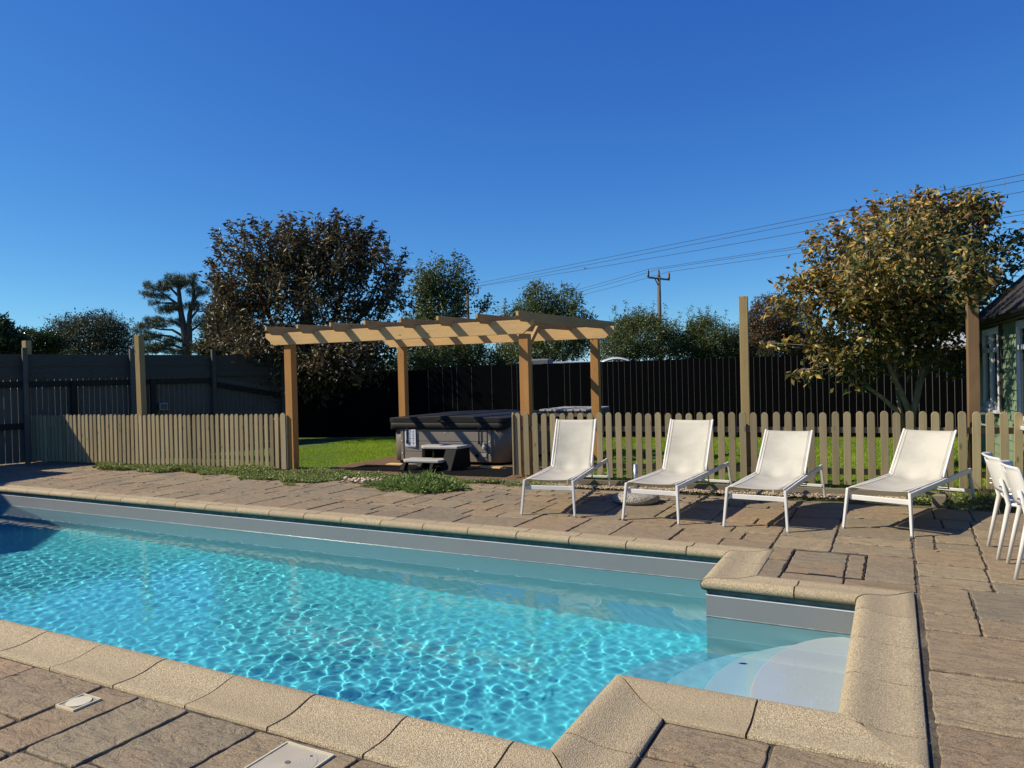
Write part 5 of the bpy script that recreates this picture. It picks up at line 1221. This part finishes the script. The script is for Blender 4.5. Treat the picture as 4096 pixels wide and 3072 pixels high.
# ================================================================== VEHICLES BEHIND THE BLACK FENCE
M_vwhite = plain('vehicle_white', (0.72, 0.73, 0.74), 0.25, var=0.02); M_glass = plain('dark_glass', (0.02, 0.025, 0.03), 0.08, var=0.05); M_tyre = plain('tyre', (0.02, 0.02, 0.02), 0.8)
M_silver = plain('vehicle_silver', (0.32, 0.35, 0.38), 0.22, 0.3, var=0.02)
def van(label, c, rz, L, W, H, body, hood=1.0):
    t = thing('parked_van', label, 'van', (c[0], c[1], 0), rz)
    prof = [(-L / 2, .35), (L / 2 - .05, .35), (L / 2, .6), (L / 2 - .12, 1.05), (L / 2 - hood, 1.25), (L / 2 - hood - .75, H - .07), (L / 2 - hood - 1.1, H), (-L / 2 + .35, H), (-L / 2 + .05, H - .1), (-L / 2, H - .4)]
    MB().prism(prof, 'y', -W / 2, W / 2).build('body', body, t, world=False, bevel=0.07)
    for s in (-1, 1):
        MB().add([(L / 2 - hood - .15, s * (W / 2 + .006), 1.30), (L / 2 - hood - .72, s * (W / 2 + .006), H - .16), (-L / 2 + .3, s * (W / 2 + .006), H - .16), (-L / 2 + .2, s * (W / 2 + .006), 1.25)], [(0, 1, 2, 3)]).build('side_window', M_glass, t, world=False)
    MB().add([(L / 2 - hood + .02, -W / 2 + .12, 1.27), (L / 2 - hood + .02, W / 2 - .12, 1.27), (L / 2 - hood - .70, W / 2 - .16, H - .08), (L / 2 - hood - .70, -W / 2 + .16, H - .08)], [(0, 1, 2, 3)]).build('windscreen', M_glass, t, world=False).location = (.025, 0, .02)
    for x in (-L / 2 + .85, L / 2 - .9):
        for s in (-1, 1): MB().tube([(x, s * (W / 2 - .18), .34), (x, s * (W / 2 + .02), .34)], .34, 20).build('wheel', M_tyre, t, world=False)
    return t
# low white camper roof, grey roof box, raised pale bonnet
c = at(2215, 1500, 23.5); V1_ = van('white camper whose long flat roof edge shows just above the black fence', c, R_(27), 3.6, 1.7, 1.94, M_vwhite, 0.4)
MB().box(-1.75, 1.2, -.8, .8, 1.95, 2.0).build('roof_panel', M_vwhite, V1_, world=False, bevel=0.03)
MB().tube([(-0.9, -.2, 2.0), (-0.9, -.2, 2.1)], .11, 12).build('roof_vent', M_vwhite, V1_, world=False)
MB().tube([(-1.65, -.6, 1.99), (-1.3, -.6, 2.4)], .006, 5).build('aerial', M_wire, V1_, world=False)
c = at(2150, 1450, 22.0); gb = MB().box(-.42, .42, -.3, .3, 1.2, 2.08).build('storage_box', plain('box_grey', (0.16, 0.17, 0.17), 0.6, var=0.2, vs=15), bevel=0.04)
gb.location = (c[0], c[1], 0); gb.rotation_euler = (0, 0, R_(12)); tag(gb, 'grey storage box seen above the black fence right of the front pergola post', 'box')
c = at(2395, 1480, 25.5); V2_ = van('dark glazed silver vehicle behind the back right pergola post', (c[0], c[1]), R_(20), 4.2, 1.8, 2.0, M_silver, 1.0)
vs = []; fs = []
for j in range(9):
    for i in range(7):
        x = 0.15 + j * .17; y = -.66 + i * .22; vs.append((x * .75, y, 2.02 + .13 * math.sin(math.pi * j / 8 * .95) - .02 * abs(i - 3) - .05 * (j / 8) ** 2))
fs = [(j * 7 + i, j * 7 + i + 1, (j + 1) * 7 + i + 1, (j + 1) * 7 + i) for j in range(8) for i in range(6)]
o = MB().add(vs, fs).build('roof_fairing', M_vwhite, V2_, world=False, smooth=True); o.modifiers.new('s', 'SOLIDIFY').thickness = .03

# ================================================================== CABIN (right) AND SHED
n = NT('green_clapboard'); v = n.coord(); n.col(n.ramp(n.noise(v, 5, 5, .6), [(0.3, (0.13, 0.20, 0.12)), (0.6, (0.20, 0.28, 0.17)), (0.8, (0.25, 0.32, 0.20))])); n.set(Roughness=0.7)
M_green = n.m
n = NT('felt_tiles'); v = n.coord(); f = n.noise(v, 140, 3, .8); br = n.n('ShaderNodeTexBrick'); br.inputs['Scale'].default_value = 3.2; br.inputs['Mortar Size'].default_value = 0.012; n.l(v, br.inputs[0])
n.col(n.mix(br.outputs['Fac'], n.ramp(f, [(0.35, (0.016, 0.014, 0.014)), (0.65, (0.05, 0.044, 0.042))]), (0.008, 0.008, 0.008))); n.set(Roughness=0.95); n.bump(f, .6, .01)
M_felt = n.m
M_darktrim = plain('dark_timber_trim', (0.035, 0.03, 0.028), 0.6, var=0.3)
M_upvc = plain('upvc_white', (0.74, 0.75, 0.76), 0.25, var=0.02)
def glassm(name, c=(0.03, 0.045, 0.04)):
    n = NT(name); n.col(c); n.set(Roughness=0.04); n.p.inputs['Specular IOR Level'].default_value = 0.8; return n.m
M_pane = glassm('window_pane')
CX = 1.42; CY0, CY1 = 9.3, 14.1; EZ = 2.29
CB = thing('cabin', 'green clapboard cabin with dark felt roof and white windows at the right edge', 'cabin', (CX, 10.7, 0))
CB.rotation_euler = (0, 0, R_(3.55))      # the wall leans out of line with the pool a little
MB().box(CX + .02, CX + 5, CY0, CY1, -0.03, EZ).build('wall_core', M_green, CB)
wins = [(12.2, 13.38, 0.95, 2.13), (9.72, 11.05, 0.85, 2.13)]
cb_ = MB(); z = 0.05
while z < EZ - .02:
    segs = [(CY0, CY1)]
    for (a, b, c_, d) in wins:
        if z + .13 > c_ and z < d:
            segs = [q for s_ in segs for q in ([(s_[0], a), (b, s_[1])] if s_[0] < a and s_[1] > b else [s_])]
    for (a, b) in segs: cb_.hexa([(CX - .022, a, z), (CX + .02, a, z), (CX + .02, b, z), (CX - .022, b, z), (CX - .004, a, z + .138), (CX + .02, a, z + .138), (CX + .02, b, z + .138), (CX - .004, b, z + .138)])
    z += .135
cb_.build('clapboards', M_green, CB)
for y in (CY0, 12.05, CY1 - .02): MB().box(CX - .035, CX + .02, y - .045, y + .045, 0, EZ).build('corner_trim', M_darktrim, CB)
for (a, b, c_, d) in wins:
    w_ = MB()
    for (p, q, r, s_) in ((a, b, c_, c_ + .06), (a, b, d - .06, d), (a, a + .06, c_ + .06, d - .06), (b - .06, b, c_ + .06, d - .06), ((a + b) / 2 - .035, (a + b) / 2 + .035, c_ + .06, d - .06)): w_.box(CX - .045, CX + .03, p, q, r, s_)
    m_ = (a + b) / 2
    for (p, q) in ((a + .06, m_ - .035), (m_ + .035, b - .06)):
        w_.box(CX - .055, CX - .01, p, q, d - .36, d - .30)
        for (e, f_, g_, h_) in ((p, q, c_ + .06, c_ + .10), (p, q, d - .10, d - .06), (p, p + .035, c_ + .10, d - .10), (q - .035, q, c_ + .10, d - .10)): w_.box(CX - .038, CX + .01, e, f_, g_, h_)
    wf = w_.build('window', M_upvc, CB, bevel=0.004)
    MB().box(CX - .015, CX - .008, a + .06, b - .06, c_ + .06, d - .06).build('pane', M_pane, wf)
    MB().box(CX - .09, CX + .0, a - .03, b + .03, c_ - .045, c_ - .003).build('sill', M_upvc, wf, bevel=.004)
    MB().box(CX - .034, CX + .02, a - .07, a - .005, c_ - .02, d + .06).build('window_trim', M_darktrim, CB)
# roof with gable towards the far end, gutter, fascia
RX_, RZ = CX + 2.6, EZ + 2.45
rf = MB(); ov = .15
rf.hexa([(CX - ov, CY0 - .3, EZ - .10), (RX_, CY0 - .3, RZ), (RX_, CY1 + .30, RZ), (CX - ov, CY1 + .30, EZ - .10), (CX - ov, CY0 - .3, EZ - .03), (RX_, CY0 - .3, RZ + .07), (RX_, CY1 + .3, RZ + .07), (CX - ov, CY1 + .3, EZ - .03)])
rf.hexa([(RX_ + .002, CY0 - .3, RZ), (CX + 5.5, CY0 - .3, EZ - .10), (CX + 5.5, CY1 + .3, EZ - .10), (RX_ + .002, CY1 + .3, RZ), (RX_ + .002, CY0 - .3, RZ + .07), (CX + 5.5, CY0 - .3, EZ - .03), (CX + 5.5, CY1 + .3, EZ - .03), (RX_ + .002, CY1 + .3, RZ + .07)])
rf.build('roof', M_felt, CB)
MB().add([(CX + .02, CY1, EZ), (CX + 5, CY1, EZ), (RX_, CY1, RZ - .05), (CX + .02, CY1 - .1, EZ), (CX + 5, CY1 - .1, EZ), (RX_, CY1 - .1, RZ - .05)], [(0, 1, 2), (3, 5, 4), (0, 2, 5, 3), (1, 4, 5, 2)]).build('gable', M_green, CB)
gt = []
for q in range(7): a_ = math.pi + math.pi * q / 6; gt.append((CX - ov - .035 + .055 * math.cos(a_), EZ - .075 + .055 * math.sin(a_)))
for q in range(7): a_ = 2 * math.pi - math.pi * q / 6; gt.append((CX - ov - .035 + .048 * math.cos(a_), EZ - .075 + .048 * math.sin(a_)))
MB().prism(gt, 'y', CY0 - .3, CY1 + .32).build('gutter', M_blackpl, CB)
MB().box(CX - ov + .02, CX - .005, CY0 - .2, CY1 + .2, EZ - .14, EZ - .105).build('soffit', M_darktrim, CB)
MB().tube([(CX - ov - .03, CY1 + .05, EZ - .12), (CX - .05, CY1 + .05, EZ - .32), (CX - .05, CY1 + .05, 0)], .032, 10).build('downpipe', M_blackpl, CB)
# lamp and planter on the wall
wl = thing('wall_lantern', 'black lantern on the cabin wall between the far post and the window', 'lamp', (1.24, 13.75, 1.8))
LX = 1.23; MB().box(LX - .05, LX - .024, 13.70, 13.80, 1.70, 1.92).build('back_plate', M_blackpl, wl)
MB().lathe([(0.0, -.14), (.03, -.12), (.075, .0), (.08, .02), (.09, .03), (.02, .10), (0.0, .13)], (LX - .13, 13.75, 1.80), 8).build('lantern', M_blackpl, wl)
wr_ = thing('wire_basket', 'wire planter basket hanging below the far cabin window', 'planter', (1.1, 12.9, .8))
bk = MB()
BX = 1.28
for k in range(9): y = 12.5 + k * .085; bk.tube([(BX - .03, y, .88), (BX - .2, y, .88), (BX - .17, y, .72), (BX - .03, y, .70)], .006, 4)
bk.tube([(BX - .2, 12.48, .88), (BX - .2, 13.2, .88)], .008, 5).tube([(BX - .17, 12.48, .72), (BX - .17, 13.2, .72)], .006, 5)
bk.build('wires', plain('basket_wire', (.35, .35, .34), .4), wr_)
# shed beyond
SHD = thing('garden_shed', 'low shed with a pale roof seen between the autumn tree and the post', 'shed', (2.5, 22.5, 0))
a = at(3700, 1385, 24.0); b = at(3960, 1385, 24.0)
cx_, cy_ = (a[0] + b[0]) / 2, (a[1] + b[1]) / 2
MB().box(cx_ - 2.2, cx_ + 2.4, cy_, cy_ + 2.5, -.03, 2.15).build('wall', M_darktrim, SHD)
MB().hexa([(cx_ - 2.4, cy_ - .3, 2.16), (cx_ + 2.6, cy_ - .3, 2.16), (cx_ + 2.6, cy_ + 2.7, 2.75), (cx_ - 2.4, cy_ + 2.7, 2.75), (cx_ - 2.4, cy_ - .3, 2.24), (cx_ + 2.6, cy_ - .3, 2.24), (cx_ + 2.6, cy_ + 2.7, 2.83), (cx_ - 2.4, cy_ + 2.7, 2.83)]).build('roof', plain('pale_roof', (.40, .42, .40), .6), SHD)
MB().box(cx_ - 2.4, cx_ + 2.6, cy_ - .33, cy_ - .302, 2.10, 2.24).build('fascia', plain('fascia_tan', (.30, .22, .14), .7), SHD)

# ---- unseen house added beyond the left edge, gable shaped to shade the terrace
HS = thing('shadow_house', 'unseen grey boarded house added left of the pool, gable shaped to shade the terrace', 'house', (-19.5, 1.5, 0))
gx = -17.75
MB().prism([(-3.6, -.03), (5.7, -.03), (5.7, 4.25), (4.4, 4.45), (1.2, 6.25), (-3.6, 4.2)], 'x', gx - 5, gx).build('wall', M_grey, HS)
for (p, q) in (((4.25, 4.33), (1.2, 6.27)), ((1.2, 6.27), (-4.0, 4.0))):
    MB().hexa([(gx - 5.2, p[0], p[1] + .02), (gx + .2, p[0], p[1] + .02), (gx + .2, q[0], q[1] + .02), (gx - 5.2, q[0], q[1] + .02), (gx - 5.2, p[0], p[1] + .14), (gx + .2, p[0], p[1] + .14), (gx + .2, q[0], q[1] + .14), (gx - 5.2, q[0], q[1] + .14)]).build('roof', M_felt, HS)
for y in (-1.8, 1.6, 4.2):
    f_ = MB()
    for (p, q, r, s_) in ((y - .5, y + .5, 1.0, 1.07), (y - .5, y + .5, 2.13, 2.2), (y - .5, y - .43, 1.07, 2.13), (y + .43, y + .5, 1.07, 2.13)): f_.box(gx + .001, gx + .05, p, q, r, s_)
    f_ = f_.build('window', M_upvc, HS); MB().box(gx + .002, gx + .02, y - .43, y + .43, 1.07, 2.13).build('pane', M_pane, f_)

# ================================================================== LOW PLANTS AND GRASS
def inpoly(x, y, poly):
    c = np.zeros(len(x), bool); n_ = len(poly); j = n_ - 1
    for i in range(n_):
        xi, yi = poly[i]; xj, yj = poly[j]
        c ^= ((yi > y) != (yj > y)) & (x < (xj - xi) * (y - yi) / (yj - yi + 1e-12) + xi); j = i
    return c
rs_ = np.random.RandomState(99)
def blades(name, poly, n_, hmin, hmax, w_, mat, seed, z=0.01):
    rs = np.random.RandomState(seed); xs = [p[0] for p in poly]; ys = [p[1] for p in poly]
    x = rs.uniform(min(xs), max(xs), n_ * 2); y = rs.uniform(min(ys), max(ys), n_ * 2); k = inpoly(x, y, poly); x = x[k][:n_]; y = y[k][:n_]; N = len(x)
    h = rs.uniform(hmin, hmax, N) * (0.75 + 0.35 * np.sin(x * 2.3 + 1) * np.cos(y * 1.9)); a = rs.uniform(0, 6.28, N); lx = rs.normal(0, .4, N) * h; ly = rs.normal(0, .4, N) * h
    dx = np.cos(a) * w_; dy = np.sin(a) * w_
    V = np.stack([np.stack([x - dx, y - dy, np.full(N, z)], 1), np.stack([x + dx, y + dy, np.full(N, z)], 1), np.stack([x + lx, y + ly, z + h], 1)], 1).reshape(-1, 3)
    F = np.arange(N * 3).reshape(-1, 3)
    tint = np.clip(rs.normal(.5, .2, N) + .18 * np.sin(x * 1.3) * np.sin(y * 1.1 + 2), 0, 1)
    return tag(mesh_obj(name, V, F, mat, tint=np.repeat(tint, 3)), kind='stuff')
lawnL = [(-12.4, 9.5), (-9.3, 9.78), (-9.05, 9.9), (-9.05, 13.1), (-4.95, 13.2), (-4.9, 17.3), (-12.6, 15.8)]
lawnR = [(-4.9, 10.0), (-4.9, 9.75), (1.38, 10.3), (1.38, 14.4), (2.0, 18.7), (-4.9, 17.3)]
blades('grass', lawnL, 70000, .025, .055, .005, L_grass, 5); blades('grass', lawnR, 90000, .025, .055, .005, L_grass, 6)
# creeping ground cover along the fence and deck
cov = [(-13.9, 8.75), (-12.9, 8.62), (-11.9, 8.72), (-10.8, 8.85), (-9.9, 8.82), (-9.3, 8.55), (-8.6, 8.52), (-8.1, 8.62), (-7.75, 9.1), (-7.2, 9.35), (-6.6, 9.3), (-5.9, 9.35), (-5.3, 9.55), (-5.25, 9.72), (-6.5, 9.66), (-8.9, 9.62), (-9.4, 9.62), (-9.7, 9.5), (-11.8, 9.3), (-14.3, 9.12)]
x = rs_.uniform(-14.4, -5.2, 90000); y = rs_.uniform(8.4, 9.8, 90000)
y2 = y + .10 * np.sin(x * 5.1) + .06 * np.sin(x * 11.7 + 1)
k = inpoly(x, y2, cov); x = x[k]; y = y[k]
hgt = .012 + .055 * np.clip(np.sin(x * 2.1 + .6) * np.sin(y * 5 + x) + .35, 0, 1.4) + .03 * (x < -9.6) * (y > 8.95)
z = rs_.uniform(0, 1, len(x)) ** .6 * hgt + .004
LDv = np.stack([rs_.normal(0, 1, len(x)), rs_.normal(0, 1, len(x)), rs_.uniform(-.1, .8, len(x))], 1)
tag(leaf_cloud('ground_cover', np.stack([x, y, z], 1), LDv, np.full(len(x), .034), L_cover, None, .75, None, 9), kind='stuff')
# spill over the paving edge and weeds in joints
sp_ = []
for (cx_, cy_, s_, m_) in [(-8.25, 8.30, .05, 160), (-7.0, 8.55, .04, 90), (-4.6, 9.5, .12, 500), (-4.95, 9.42, .10, 400), (-7.4, 9.2, .10, 200), (-3.75, 9.75, .10, 200), (-3.3, 9.78, .08, 120), (0.62, 9.45, .10, 160)]:
    for q in range(m_): sp_.append((cx_ + rs_.normal(0, s_), cy_ + rs_.normal(0, s_ * .5), abs(rs_.normal(0, .02)) + .004))
sp_ = np.array(sp_); tag(leaf_cloud('joint_weeds', sp_, np.stack([rs_.normal(0, 1, len(sp_)), rs_.normal(0, 1, len(sp_)), rs_.uniform(0, 1, len(sp_))], 1), np.full(len(sp_), .03), L_cover, None, .5, None, 10), kind='stuff')
# the tall weed clump
N = 9000; NC = 70
tc_ = np.stack([-6.12 + rs_.normal(0, .30, NC), 8.72 + rs_.normal(0, .15, NC)], 1); th_ = rs_.uniform(.05, .17, NC) * np.exp(-((tc_[:, 0] + 6.12) / .7) ** 2)
kk = rs_.randint(0, NC, N); q_ = rs_.uniform(0, 1, N); an_ = rs_.uniform(0, 6.28, N); sr = rs_.uniform(0, 1, N) ** .6
cx_ = tc_[kk, 0] + np.cos(an_) * sr * .13 + .15 * q_ * rs_.normal(0, .3, N); cy_ = tc_[kk, 1] + np.sin(an_) * sr * .10; zz = th_[kk] * (1.25 - sr) * (0.3 + q_) + .006
D_ = np.stack([np.cos(an_) * (.4 + sr), np.sin(an_) * (.4 + sr), rs_.uniform(.1, 1.3, N) * (1.3 - sr)], 1) + rs_.normal(0, .25, (N, 3))
wd_ = leaf_cloud('weed_clump', np.stack([cx_, cy_, zz], 1), D_, np.full(N, .075), L_weed, None, .26, None, 12); tag(wd_, 'bushy green weed clump growing through the paving in front of the spa steps', 'weeds')
wd_['kind'] = 'stuff'
# dry grass and weeds by the chairs
N = 700; x = rs_.normal(1.0, .22, N); y = rs_.normal(9.9, .25, N)
h_ = rs_.uniform(.08, .32, N); V = []; 
for i in range(N):
    a_ = rs_.uniform(0, 6.28); lx, ly = rs_.normal(0, .55, 2) * h_[i]; w2 = .003
    V += [(x[i] - w2 * math.cos(a_), y[i] - w2 * math.sin(a_), 0), (x[i] + w2 * math.cos(a_), y[i] + w2 * math.sin(a_), 0), (x[i] + lx, y[i] + ly, h_[i])]
tag(mesh_obj('dry_grass', V, np.arange(N * 3).reshape(-1, 3), L_straw, tint=np.repeat(rs_.rand(N), 3)), kind='stuff')
N = 1000; x = np.concatenate([rs_.normal(1.08, .16, N // 2), rs_.uniform(0.1, .95, N // 2)]); y = np.concatenate([rs_.normal(9.95, .14, N // 2), rs_.normal(9.80, .05, N // 2)]); z = np.abs(rs_.normal(0, .04, N)) + .005
tag(leaf_cloud('green_weeds', np.stack([x, y, z], 1), np.stack([rs_.normal(0, 1, N), rs_.normal(0, 1, N), rs_.uniform(0, 1.2, N)], 1), np.full(N, .05), L_weed, None, .4, None, 14), kind='stuff')
